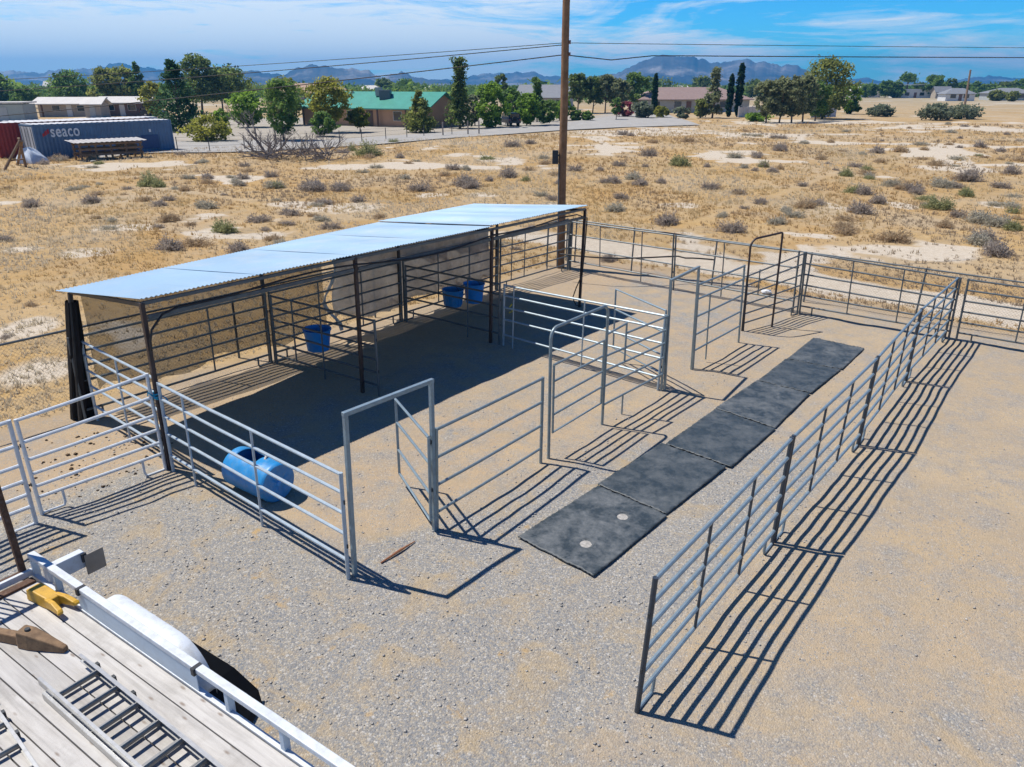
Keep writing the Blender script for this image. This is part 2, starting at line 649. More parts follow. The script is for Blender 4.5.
ROOF = mat('roof_sheet', (.27, .40, .525), .48, .3, .08, .5, (.46, .47, .46), .4, objvar=.02)


def roof_sheet(fl, fr, rr_, rl, dz=0.0):
    """corrugated sheet, ribs from front to rear"""
    fl, fr, rr_, rl = map(Vector, (fl, fr, rr_, rl))
    n = int((fr - fl).length / .068) * 4
    vs = []; fs = []
    amp = .009
    NV = 14
    ph = [random.uniform(-.0025, .0025) for _ in range(n // 8 + 3)]
    for j in range(NV + 1):
        v = j / NV
        for i in range(n + 1):
            u = i / n
            p = fl.lerp(fr, u).lerp(rl.lerp(rr_, u), v)
            w = (0, 1, 0, -1)[i % 4] * amp
            sag = -.012 * math.sin(math.pi * v) * math.sin(u * 9) + ph[i // 8] * (.5 + .5 * math.cos(v * 5))
            vs.append(K(p.x, p.y, p.z + w + sag + dz + (.02 if False else 0)))
    for j in range(NV):
        for i in range(n):
            fs.append((j * (n + 1) + i, j * (n + 1) + i + 1, (j + 1) * (n + 1) + i + 1, (j + 1) * (n + 1) + i))
    return MB().add(vs, fs).build('roof_sheet', ROOF, shel, False, solid=.004)


a_ = Vector((.595, .804, 0)); b_ = Vector((-.82, .57, 0))
def ab(base, al, de, z): return Vector((base[0], base[1], 0)) + a_ * al + b_ * de + Vector((0, 0, z))
FLc = ab(FPOS[0], -.02, -.02, 2.635); FMc = ab(FPOS[2], .02, -.04, 2.635)
FRc = ab(FPOS[3], .02, -.06, 2.635)
RLc = ab(FPOS[0], .0, 2.52, 2.305); RMc = ab(FPOS[2], .05, 3.35, 2.32)
RRc = ab(FPOS[3], -.12, 3.45, 2.32)
def roof_run(fl, fr, rr_, rl, n, dz):
    for k in range(n):
        u0 = max(0, k / n - .006); u1 = min(1, (k + 1) / n + .004)
        roof_sheet(fl.lerp(fr, u0), fl.lerp(fr, u1), rl.lerp(rr_, u1), rl.lerp(rr_, u0), dz + random.uniform(0, .002))


roof_run(FLc, FMc, RMc, RLc, 4, 0.0)
FMc2 = FMc - a_ * .1; RMc2 = RMc - a_ * .1
roof_run(FMc2, FRc, RRc, RMc2, 2, .028)

# rear panels
GRp = 'dark panels along the back of the shade shelter'
rp = [pw(x, y, 1.5) for x, y in RPOS]
inn = Vector((.82, -.57, 0)) * .09
rpi = [pw(x + inn.x, y + inn.y, 1.5) for x, y in RPOS] + [pw(1.69, 23.0, 1.52)]
labs = ['dark six-rail panel under the shelter between the black tarp and the single hanging tub',
        'dark six-rail panel under the shelter behind the single hanging tub',
        'dark six-rail panel under the shelter behind the pair of hanging buckets',
        'dark six-rail panel past the far end of the shelter in front of the utility pole']
for i in range(4):
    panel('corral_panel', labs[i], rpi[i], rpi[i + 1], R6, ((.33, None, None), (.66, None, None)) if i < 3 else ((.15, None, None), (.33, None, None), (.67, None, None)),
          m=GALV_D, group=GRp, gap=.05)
# corner post near the pole
MBp = MB().bar(K(1.74, 23.05, -.03), K(1.74, 23.05, 1.62), .07, .07, Vector((.62, .785, 0)))
o = MBp.build('corner_post', GALV_D, None, bevel=.005)
tag(o, 'short square corner post beside the foot of the utility pole', 'post')

# partitions
p1e = pp((380, 396), (375, 320))
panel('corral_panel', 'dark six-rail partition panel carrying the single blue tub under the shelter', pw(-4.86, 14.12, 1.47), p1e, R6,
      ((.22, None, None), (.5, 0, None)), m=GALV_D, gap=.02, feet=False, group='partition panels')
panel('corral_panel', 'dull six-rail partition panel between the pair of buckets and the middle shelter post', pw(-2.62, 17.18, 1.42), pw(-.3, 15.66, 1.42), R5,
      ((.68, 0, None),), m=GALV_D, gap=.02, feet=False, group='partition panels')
panel('corral_panel', 'pale five-rail partition panel running from the middle shelter post out into the sun', pw(-.24, 15.62, 1.42), pp((659, 391.5), (667, 315)), R5,
      ((.07, 0, None), (.54, 0, None)), m=PART_P, gap=.03, feet=False, group='partition panels')

# white panels at the left
panel('corral_panel', 'white five-rail panel between the hanging black tarp and the nearest shelter post', pw(-7.04, 11.28, 1.44), pw(-5.13, 9.74, 1.44), R5,
      ((.5, 0, None),), m=BLUE_P, gap=.02, feet=False, group='white painted panels')
panel('corral_panel', 'white five-rail panel in front of the blue barrel feeder', pw(-5.02, 9.60, 1.43), pp((349.5, 580), (341.8, 473.2)), R5,
      ((.16, 0, None), (.57, 0, None)), m=BLUE_P, gap=.02, feet=False, group='white painted panels')
panel('corral_panel', 'white six-rail panel joined to the nearest shelter post with blue rope', pp((166, 470), (146.5, 374)), pp((42, 514), (15.5, 420)), R6b, (),
      m=WHITE_P, gap=.0, rr=.023, group='white painted panels')
panel('corral_panel', 'white six-rail panel running out of view at the left edge', pp((36.5, 524), (8.5, 420.5)), pw(-8.3, 5.2, 1.47), R6b, (),
      m=WHITE_P, gap=.0, rr=.025, rp=.026, group='white painted panels')

# ------------------------------------------------------------------ chain-link fence behind
def chainmat():
    m = bpy.data.materials.new('chain_link'); m.use_nodes = True
    t = NT(m); bs = t.n['Principled BSDF']
    uv = t.new('ShaderNodeAttribute'); uv.attribute_name = 'uvw'
    sp = t.new('ShaderNodeSeparateXYZ'); t.link(uv.outputs['Vector'], sp.inputs[0])
    s1 = t.math('ADD', sp.outputs[0], sp.outputs[1]); s2 = t.math('SUBTRACT', sp.outputs[0], sp.outputs[1])
    def line(x):
        f = t.math('FRACT', t.math('DIVIDE', x, .075))
        return t.math('LESS_THAN', t.math('ABSOLUTE', t.math('SUBTRACT', f, .5)), .026)
    a = t.math('MAXIMUM', line(s1), line(s2))
    bs.inputs['Base Color'].default_value = (.22, .21, .2, 1); bs.inputs['Metallic'].default_value = .4; bs.inputs['Roughness'].default_value = .5
    tp = t.new('ShaderNodeBsdfTransparent'); mx = t.new('ShaderNodeMixShader')
    t.link(a, mx.inputs[0]); t.link(tp.outputs[0], mx.inputs[1]); t.link(bs.outputs[0], mx.inputs[2])
    t.link(mx.outputs[0], t.n['Material Output'].inputs[0])
    return m


CHAIN = chainmat()


def chain_fence(label, pts, posts, h=1.38):
    """pts yard (x,y) polyline of two ends"""
    a, b = Vector((*pts[0], 0)), Vector((*pts[1], 0))
    L = (b - a).length
    root = thing('chain_link_fence', K(*a.lerp(b, .5)), label, 'fence')
    MB().poly([K(*(a.lerp(b, i / 12) + Vector((0, 0, h)))) for i in range(13)], .02, 8).build('top_rail', GALV_D, root, True)
    for s in posts:
        p = a.lerp(b, s)
        MB().poly([K(p.x, p.y, -.03), K(p.x, p.y, h + .02)], .024, 8).build('fence_post', GALV_D, root, True)
    n = 24
    vs = []; uvw = []
    for i in range(n + 1):
        p = a.lerp(b, i / n)
        wob = .02 * math.sin(i * 1.7)
        for z in (.03, .5, h - .02):
            vs.append(K(p.x + wob * (z < 1 and z > .1), p.y, z)); uvw.append((L * i / n, z, 0))
    fs = []
    for i in range(n):
        for k in range(2):
            fs.append((i * 3 + k, i * 3 + k + 1, (i + 1) * 3 + k + 1, (i + 1) * 3 + k))
    o = MB().add(vs, fs).build('wire_mesh', CHAIN, root)
    at = o.data.attributes.new('uvw', 'FLOAT_VECTOR', 'POINT')
    at.data.foreach_set('vector', np.array(uvw, dtype=np.float32).ravel())


# rear run behind the shelter and the right run behind the back fence
cc = Vector((2.0, 23.9, 0))
q = kg(0, 345, 1.38); q2 = kg(568, 219, 1.38)
dr = (q2 - q).normalized()
L0 = q - dr * 6
chain_fence('chain-link fence with a thin top rail running behind the shade shelter', [(L0.x, L0.y), (q2.x, q2.y)], [0, .2, .45, .62, .78, .95, 1.0])
c1 = kg(634.8, 228.3, 1.38); c4 = kg(926.6, 269, 1.38)
dc = (c4 - c1).normalized()
e0 = c1 - dc * 2.1; e1 = c4 + dc * 6
LL = (e1 - e0).length
ps = [0] + [((kg(*p, 1.38) - e0).length / LL) for p in ((634.8, 228.3), (718.5, 239.3), (814.7, 251.5), (926.6, 269))] + [.97]
chain_fence('chain-link fence with a thin top rail running behind the back corral panels', [(e0.x, e0.y), (e1.x, e1.y)], ps)

# ------------------------------------------------------------------ cloth, tarp, hoses
CLOTH_A = mat('brown_shade_mesh', (.035, .033, .032), .9, 0, .15, 3, transl=.05, transp=.6)
CLOTH_B = mat('grey_shade_cloth', (.36, .345, .325), .9, 0, .16, 2.2, (.18, .17, .16), .6, transl=.38, transp=.3)
TARP = mat('black_tarp', (.008, .008, .01), .75, 0, .3, 5, spec=.2)


def rear_pt(s, z, off):
    """along rear posts 0..3"""
    i = min(2, int(s)); f = s - i
    a, b = RPOS[i], RPOS[i + 1]
    x = a[0] + (b[0] - a[0]) * f - .82 * off; y = a[1] + (b[1] - a[1]) * f + .57 * off
    return K(x, y, z)


def cloth(name, label, s0, s1, z0, z1, m, fold):
    def fn(u, v):
        s = s0 + (s1 - s0) * u
        sag = .05 * math.sin(u * 19) * (1 - v) + .04 * math.sin(u * 41 + v * 5) * (1 - v) * fold
        zz = z0 + (z1 - z0) * v + (.09 * math.sin(u * 13 + 1) + .05 * math.sin(u * 31)) * (1 - v) - .03 * abs(math.sin(u * 25)) * v
        off = .12 + fold * (.05 * math.sin(u * 60 + 4 * v) * (1 - v) + .04 * math.sin(u * 23 + v * 7)) + sag * .5
        return rear_pt(s, zz, off)
    o = MB().grid(fn, 90, 16).build(name, m, None, 'full', solid=.003)
    return tag(o, label, 'shade cloth')


cloth('shade_cloth', 'thin dark see-through shade mesh hung along the shelter back beside the black tarp', .12, 1.42, .34, 2.2, CLOTH_A, .5)
cloth('shade_cloth', 'pale grey wrinkled shade cloth hung along the shelter back behind the pair of buckets', 1.5, 2.95, .36, 2.2, CLOTH_B, 1.2)


TB_, TT_ = kg(82, 417), kg(71.5, 301, 2.1)
def tarp_fn(u, v):
    an = 2 * math.pi * u
    k = 1 - v
    rx = .12 + .10 * k ** .8; ry = .08 + .07 * k
    fold = 1 + .20 * math.sin(an * 5 + v * 2) * (.4 + .6 * k) + .1 * math.sin(an * 11 + 3 * v)
    lx = math.cos(an) * rx * fold; ly = math.sin(an) * ry * fold
    x = TB_.x + (TT_.x - TB_.x) * v + .785 * lx - .62 * ly; y = TB_.y + (TT_.y - TB_.y) * v - .62 * lx - .785 * ly
    return K(x, y, .0 + 2.1 * v + (.05 * math.sin(an * 3) if v == 0 else 0))


o = MB().grid(tarp_fn, 48, 14).build('tarp', TARP, None, 'full')
tag(o, 'black tarp hanging gathered to the ground at the left rear corner of the shelter', 'tarp')

WROPE = mat('white_webbing', (.55, .5, .45), .8)
pts = []
for i in range(14):
    v = i / 13
    pts.append(rear_pt(1.44 + .05 * math.sin(v * 8), 2.1 - 1.85 * v, -.03 + .05 * math.sin(v * 11)))
o = MB().poly(pts, [.02 + .035 * abs(math.sin(i * .9)) for i in range(14)], 8, squash=.5).build('cloth_strip', WROPE, None, True)
tag(o, 'twisted pale cloth strip hanging between the dark mesh and the grey cloth', 'cloth strip')

HOSE = mat('black_hose', (.012, .012, .014), .45)
hp = []
for i in range(3):
    a, b = FPOS[i], FPOS[i + 1]
    for k in range(8):
        f = k / 8
        sag = .16 * math.sin(math.pi * f) if i == 1 else .05 * math.sin(math.pi * f * 2)
        hp.append(K(a[0] + (b[0] - a[0]) * f + .05, a[1] + (b[1] - a[1]) * f - .04, 2.46 - sag * .8))
x, y = FPOS[3]
hp += [K(x + .06, y - .04, 2.35), K(x + .05, y - .05, 1.6), K(x + .02, y - .06, .9), K(x - .12, y - .1, .55), K(x - .2, y - .12, .28), K(x - .1, y - .1, .08), K(x + .05, y - .06, .05)]
x, y = FPOS[0]
hp = [K(x + .05, y - .05, 1.9), K(x + .06, y - .05, 2.05), K(x + .09, y - .02, 2.2), K(x + .2, y + .12, 2.38)] + hp[1:]
o = MB().poly(hp, .016, 8).build('hose', HOSE, None, True)
tag(o, 'black hose tied along the front beam of the shelter and dropping down its far post', 'hose')
hp = []
for i in range(22):
    f = i / 21
    p = kg(560 + 155 * f, 254 + 5 * f + 2.5 * math.sin(f * 5) + (2 if f > .8 else 0), .8)
    hp.append(K(p.x, p.y, .8 - (.25 * (f - .85) if f > .85 else 0)))
o = MB().poly(hp, .022, 6).build('hose', HOSE, None, True)
tag(o, 'long dark hose draped along the back fence beside the utility pole', 'hose')

ROPE = mat('turquoise_rope', (.02, .32, .5), .8)
mb = MB()
x, y = FPOS[0]
for k, z in enumerate((1.17, 1.2, 1.24)):
    mb.poly([K(x + .05 * math.cos(a), y + .05 * math.sin(a), z + .01 * math.sin(2 * a + k)) for a in np.linspace(0, 6.2, 12)], .012, 6)
mb.poly([K(x - .04, y - .04, 1.2), K(x - .1, y - .06, 1.27), K(x - .13, y - .02, 1.2)], .01, 6)
mb.poly([K(x + .04, y + .02, 1.2), K(x + .16, y - .08, 1.2), K(x + .2, y - .12, 1.16)], .01, 6)
o = mb.build('rope_tie', ROPE, None, True)
tag(o, 'turquoise rope tie knotted round the nearest shelter post', 'rope')
YROPE = mat('yellow_twine', (.55, .45, .05), .8)
mb = MB()
p = kg(512, 304, 1.0)
mb.poly([K(p.x, p.y, 1.0), K(p.x - .05, p.y, .93), K(p.x + .02, p.y - .02, .84), K(p.x - .06, p.y, .8)], .016, 6)
o = mb.build('rope_tie', YROPE, None, True)
tag(o, 'short yellow twine knotted on the partition near the middle shelter post', 'rope')

# ------------------------------------------------------------------ mats
def rubber():
    m = bpy.data.materials.new('rubber_mat'); m.use_nodes = True
    t = NT(m); bs = t.n['Principled BSDF']
    tc = t.new('ShaderNodeTexCoord').outputs['Object']
    oi = t.new('ShaderNodeObjectInfo')
    off = t.new('ShaderNodeVectorMath', operation='ADD')
    cb = t.new('ShaderNodeCombineXYZ')
    t.link(t.math('MULTIPLY', oi.outputs['Random'], 37.), cb.inputs[0]); t.link(t.math('MULTIPLY', oi.outputs['Random'], 91.), cb.inputs[1])
    t.link(tc, off.inputs[0]); t.link(cb.outputs[0], off.inputs[1])
    v = off.outputs[0]
    n1 = t.noise(v, 2.6, 7, .68, .3)
    n2 = t.noise(v, 9, 5, .6)
    n3 = t.noise(v, 60, 3, .6)
    n4 = t.noise(v, 22, 6, .75)
    dust = t.math('ADD', t.math('ADD', t.maprange(n1, .40, .72, .03, .46), t.math('MULTIPLY', t.math('SUBTRACT', n2, .5), .45)), t.math('MULTIPLY', t.math('SUBTRACT', n4, .5), .5), True)
    dust = t.math('MULTIPLY', dust, t.maprange(oi.outputs['Random'], 0, 1, .55, 1.15), True)
    c = t.mix(dust, t.mix(n3, (.020, .031, .039), (.037, .051, .060)), (.27, .28, .285))
    t.link(c, bs.inputs['Base Color'])
    t.link(t.maprange(dust, 0, .7, .48, .85), bs.inputs['Roughness'])
    b = t.new('ShaderNodeBump'); b.inputs['Strength'].default_value = .35; b.inputs['Distance'].default_value = .006
    t.link(n3, b.inputs['Height']); t.link(b.outputs[0], bs.inputs['Normal'])
    t.link(bs.outputs[0], t.n['Material Output'].inputs[0])
    return m


RUB = rubber()
ML = [(516.3, 538.5), (597.5, 486.5), (663, 444), (714.7, 409), (757, 381), (785, 359.7), (811.6, 338)]
MR = [(593.9, 578.3), (668.4, 516.3), (728.8, 468.4), (775, 429.4), (810.6, 394.4), (841, 370), (863, 349)]
mlab = ['black rubber mat with two dusty round hollows, nearest the camera in the row',
        'dark rubber mat second along the row, just behind the mat with two hollows',
        'dusty grey rubber mat third along the row, beside the first bow gate',
        'dark rubber mat fourth along the row, with pale streaks on top',
        'dark rubber mat fifth along the row, next to last at the far end',
        'dusty rubber mat at the far end of the row by the back fence']
DUST = mat('pale_dust', (.38, .36, .33), .9, 0, .35, 26, (.16, .15, .14), .6)
for i in range(6):
    c = [kg(*ML[i]), kg(*MR[i]), kg(*MR[i + 1]), kg(*ML[i + 1])]
    cen = sum(c, Vector()) / 4
    _a = random.uniform(-.012, .012); _sh = (c[1] - c[0]).normalized() * random.uniform(-.035, .035)
    c = [cen + _sh + Matrix.Rotation(_a, 3, 'Z') @ ((p - cen) * .984) for p in c]
    z0 = .016 + .001 * i

    def fn(u, v, c=c, i=i):
        p = c[0].lerp(c[1], u).lerp(c[3].lerp(c[2], u), v)
        e = min(u, 1 - u, v, 1 - v)
        z = .018 + .006 * math.sin(u * 4 + i) * math.sin(v * 3 + i * 2) + (.012 if e < .03 and random.random() < .3 else 0)
        if i == 0:
            for (a, b_) in ((.62, .26), (.62, .74)):
                dd = math.hypot((u - a) * 1.22, (v - b_) * 1.83)
                z += .012 * math.exp(-((dd - .13) / .035) ** 2) - .014 * math.exp(-(dd / .1) ** 2)
        wob = .006 * math.sin(u * 17 + v * 13 + i)
        return K(p.x + wob, p.y + wob * .6, z)
    top = MB().grid(fn, 40, 56)
    o = top.build('rubber_mat', RUB, None, 'full', solid=.014)
    tag(o, mlab[i], 'rubber mat', 'rubber mats laid in a row down the lane')
    if i == 0:
        for (a, b_) in ((.62, .26), (.62, .74)):
            p = c[0].lerp(c[1], a).lerp(c[3].lerp(c[2], a), b_)
            m_ = MB()
            vs = [K(p.x, p.y, .0225)]
            n = 26
            for k in range(n):
                an = 2 * math.pi * k / n
                r = .115 * (1 + .12 * math.sin(3 * an + a) + .07 * math.sin(7 * an))
                vs.append(K(p.x + r * math.cos(an), p.y + r * math.sin(an), .022))
            m_.add(vs, [(0, 1 + k, 1 + (k + 1) % n) for k in range(n)])
            m_.build('dust_patch', DUST, o)
            m_ = MB()
            for r0, r1 in ((.115, .15),):
                vs = []
                for k in range(n):
                    an = 2 * math.pi * k / n
                    w1 = (1 + .12 * math.sin(3 * an + a) + .07 * math.sin(7 * an))
                    for rr2_ in (r0 * w1, r1 * (1 + .1 * math.sin(2 * an + a))):
                        vs.append(K(p.x + rr2_ * math.cos(an), p.y + rr2_ * math.sin(an), .034 if rr2_ < .14 else .0275))
                m_.add(vs, [(2 * k, 2 * k + 1, (2 * k + 3) % (2 * n), (2 * k + 2) % (2 * n)) for k in range(n)])
            m_.build('hollow_rim', RUB, o, True)
# ------------------------------------------------------------------ barrel feeder, tubs
BLUE = mat('blue_plastic', (.02, .24, .56), .42, 0, .14, 5, (.16, .30, .44), .6)
BLUE_D = mat('blue_tub_plastic', (.02, .27, .70), .45, 0, .12, 5, (.12, .25, .45), .5)
bl_c = kg(235, 468, .29); br_c = kg(277, 487, .29)
mid = (bl_c + br_c) / 2
ax = (br_c - bl_c).normalized()
mid = mid + Vector((.0, .10, 0))
Lb, Rb = .44, .285
root = thing('barrel_feeder', K(mid.x, mid.y, 0), 'blue plastic barrel lying on its side with its top cut open as a feeder', 'barrel')
sd = Vector((0, 0, 1)).cross(ax).normalized()
prof = [(.0, -Lb), (Rb * .8, -Lb), (Rb * .93, -Lb), (Rb * .985, -Lb + .02), (Rb, -Lb + .05), (Rb * .985, -Lb + .1), (Rb, -Lb + .16),
        (Rb, -.12), (Rb * 1.015, -.1), (Rb, -.08), (Rb, .0), (Rb, .08), (Rb * 1.015, .1), (Rb, .12), (Rb, Lb - .16), (Rb * .985, Lb - .1),
        (Rb, Lb - .05), (Rb * .985, Lb - .02), (Rb * .93, Lb), (Rb * .8, Lb), (0, Lb)]
vs = []; fs = []
NB = 48
for r, hh in prof:
    for k in range(NB):
        an = 2 * math.pi * k / NB
        p = Vector((mid.x, mid.y, Rb + .005)) + ax * hh + sd * r * math.sin(an) + Vector((0, 0, r * math.cos(an)))
        vs.append(K(*p))
for i in range(len(prof) - 1):
    for k in range(NB):
        hm = (prof[i][1] + prof[i + 1][1]) / 2
        an = 2 * math.pi * (k + .5) / NB
        an = (an + math.pi) % (2 * math.pi) - math.pi
        if -.30 < hm < .12 and -.35 < an < 1.05 and prof[i][0] > .2 and i not in ():
            continue
        k2 = (k + 1) % NB
        fs.append((i * NB + k, (i + 1) * NB + k, (i + 1) * NB + k2, i * NB + k2))
MB().add(vs, fs).build('barrel', BLUE, root, True, solid=.006)
pk = Vector((mid.x, mid.y, Rb))
MB().poly([K(*(pk + ax * .13 + sd * .1 + Vector((0, 0, .27)))), K(*(pk + ax * .16 + sd * .05 + Vector((0, 0, .31)))), K(*(pk + ax * .19 + Vector((0, 0, .285))))], .015, 6).build('twine', WROPE, root, True)
MB().lathe(K(*(pk + ax * (Lb + .0))), CROT @ ax, [(0, .012), (.035, .012), (.04, 0)], 14).build('bung', BLUE_D, root, True)


def tub(label, c, r, h, m, group, ribs=0, zb=.3):
    """bucket hanging on a rail; c yard xyz of its base centre"""
    root = thing('bucket', K(*c), label, 'bucket', group)
    prof = [(0, .012), (r * .74, .012), (r * .80, .02), (r * .98, h - .03), (r * 1.05, h - .03), (r * 1.06, h), (r * .99, h), (r * .95, h - .03), (r * .77, .03), (0, .03)]
    o = MB().lathe(K(*c), UPK, prof, 28).build('tub', m, root, True)
    if ribs:
        mb = MB()
        for k in range(ribs):
            an = 2 * math.pi * k / ribs
            dv = Vector((math.cos(an), math.sin(an), 0))
            mb.poly([K(*(Vector(c) + dv * r * .83 + Vector((0, 0, .05)))), K(*(Vector(c) + dv * r * .98 + Vector((0, 0, h - .05))))], .012, 5)
        mb.build('rib', m, root, True)
    hp = []
    for k in range(11):
        an = math.pi * k / 10
        hp.append(K(c[0] + r * 1.04 * math.cos(an) * .6, c[1] - r * 1.04 * math.cos(an) * .8, c[2] + h - .02 + .13 * math.sin(an)))
    MB().poly(hp, .006, 6).build('handle', PIN, root, True)
    return root


b1 = kg(318, 343, .45); b2 = kg(453, 298.5, .5); b3 = kg(474, 292, .6)
gt = 'blue buckets hung on the pen panels'
tub('single light blue tub hung on the partition nearest the black tarp', (b1.x, b1.y, .30), .275, .46, BLUE_D, gt)
tub('lighter ribbed blue bucket, nearer of the pair under the shelter', (b2.x, b2.y, .30), .26, .44, BLUE, gt, 16)
tub('dark blue deep bucket, farther of the pair under the shelter', (b3.x, b3.y, .33), .26, .50, BLUE_D, gt)

# stick on the ground, small litter
STICK = mat('rusty_stick', (.28, .11, .05), .8, 0, .25, 12)
s0 = kg(381, 564); s1 = kg(415, 542)
o = MB().poly([K(s0.x, s0.y, .018), K(*(s0.lerp(s1, .5) + Vector((.01, .01, .022)))), K(s1.x, s1.y, .012)], [.010, .017, .006], 7).build('stick', STICK, None, True)
tag(o, 'rusty brown stick lying on the dirt inside the open square-topped gate', 'stick')
BAG = mat('white_plastic', (.75, .76, .76), .5)
p = kg(766.5, 294)
def bagf(u, v):
    an = 2 * math.pi * u; r = .14 * math.sin(math.pi * v) * (1 + .25 * math.sin(an * 3 + v * 9))
    return K(p.x + r * math.cos(an), p.y + r * .7 * math.sin(an), .005 + .13 * (1 - math.cos(math.pi * v)) / 2)
o = MB().grid(bagf, 18, 10).build('plastic_bag', BAG, None, True)
tag(o, 'small white crumpled plastic bag lying on the dirt behind the dark bow gate', 'plastic bag')

# ------------------------------------------------------------------ trailer
TT = Vector((.839, -.544, 0)).normalized(); TN = Vector((-.544, -.839, 0)).normalized()
T0 = Vector((-4.95, 6.28, 0))
DZ = .60


def T(al, de, z):
    """trailer coordinates: along, into the deck, height"""
    p = T0 + TT * al + TN * de
    return K(p.x, p.y, z)


TW, TL = 2.05, 5.2
TWHITE = mat('trailer_white', (.62, .66, .70), .5, .0, .08, 4, (.36, .34, .30), .5)
TBLUE = mat('trailer_pale_blue', (.42, .53, .64), .4, .05, .08, 3, (.3, .3, .3), .2)
RUST = mat('rusty_steel', (.10, .05, .03), .8, .2, .35, 14, (.22, .17, .14), .5)
TYRE = mat('tyre', (.018, .018, .018), .85)
RIM = mat('rim', (.5, .5, .5), .4, .6)


def plankmat():
    m = bpy.data.materials.new('deck_planks'); m.use_nodes = True
    t = NT(m); bs = t.n['Principled BSDF']
    at = t.new('ShaderNodeAttribute'); at.attribute_name = 'uvw'
    sp = t.new('ShaderNodeSeparateXYZ'); t.link(at.outputs['Vector'], sp.inputs[0])
    cb = t.new('ShaderNodeCombineXYZ')
    t.link(t.math('MULTIPLY', sp.outputs[0], .9), cb.inputs[0]); t.link(t.math('MULTIPLY', sp.outputs[1], 11.), cb.inputs[1])
    t.link(t.math('MULTIPLY', sp.outputs[2], 13.7), cb.inputs[2])
    n1 = t.noise(cb.outputs[0], 1.6, 6, .65, .4)
    n2 = t.noise(at.outputs['Vector'], 6, 4, .6)
    vo = t.new('ShaderNodeTexVoronoi'); vo.inputs['Scale'].default_value = 4.6
    cb2 = t.new('ShaderNodeCombineXYZ')
    t.link(t.math('MULTIPLY', sp.outputs[0], .75), cb2.inputs[0]); t.link(t.math('MULTIPLY', sp.outputs[1], 2.2), cb2.inputs[1]); t.link(t.math('MULTIPLY', sp.outputs[2], 5.3), cb2.inputs[2])
    t.link(cb2.outputs[0], vo.inputs['Vector'])
    knot = t.maprange(vo.outputs['Distance'], .07, .17, 1, 0)
    c = t.ramp(n1, [(.25, (.32, .305, .285)), (.5, (.46, .44, .415)), (.75, (.55, .535, .505))])
    rnd = t.new('ShaderNodeTexWhiteNoise'); rnd.noise_dimensions = '1D'; t.link(sp.outputs[2], rnd.inputs['W'])
    hsv = t.new('ShaderNodeHueSaturation'); t.link(c, hsv.inputs['Color']); t.link(t.maprange(rnd.outputs[0], 0, 1, .82, 1.12), hsv.inputs['Value'])
    c = t.mix(t.maprange(n2, .55, .75, 0, .3), hsv.outputs[0], (.34, .31, .27))
    c = t.mix(t.math('MULTIPLY', knot, .7), c, (.17, .11, .07))
    t.link(c, bs.inputs['Base Color']); c = t.mix(t.maprange(t.noise(at.outputs['Vector'], 1.3, 6, .7, .5), .52, .72, 0, .55), c, (.27, .25, .225))
    t.link(c, bs.inputs['Base Color']); bs.inputs['Roughness'].default_value = .8
    b = t.new('ShaderNodeBump'); b.inputs['Strength'].default_value = .4; b.inputs['Distance'].default_value = .004
    t.link(n1, b.inputs['Height']); t.link(b.outputs[0], bs.inputs['Normal'])
    return m


PLANK = plankmat()
trl = thing('flatbed_trailer', T(TL / 2, TW / 2, 0), 'white utility trailer with a weathered plank deck and rounded white fender', 'trailer')
npl = 12
pw_ = TW / npl
mb = MB(); uvw = []
for i in range(npl):
    d0, d1 = i * pw_ + .006, (i + 1) * pw_ - .006
    e = random.uniform(-.01, .01)
    if True:
        c = T(TL / 2 + .05 + e, (d0 + d1) / 2, DZ - .02)
        mb.box(c, CROT @ TT * (TL / 2 - .09), CROT @ TN * ((d1 - d0) / 2), UPK * (.02 + random.uniform(-.002, .002)))
        for k in (-1, 1):
            for j in (-1, 1):
                for l in (-1, 1):
                    uvw.append((TL / 2 + l * TL / 2, (d0 + d1) / 2 + j * pw_ / 2, i + .5))
o = mb.build('deck', PLANK, trl)
at = o.data.attributes.new('uvw', 'FLOAT_VECTOR', 'POINT'); at.data.foreach_set('vector', np.array(uvw, dtype=np.float32).ravel())
# tail board across the end, raised white lip
MB().bar(T(.1, 0.02, DZ + .012), T(.1, TW - .02, DZ + .012), .09, .03, UPK).build('tail_sill', RUST, trl)
MB().bar(T(.0, -.02, DZ + .05), T(.0, TW + .02, DZ + .05), .04, .07, UPK).build('tail_lip', TWHITE, trl, bevel=.006)
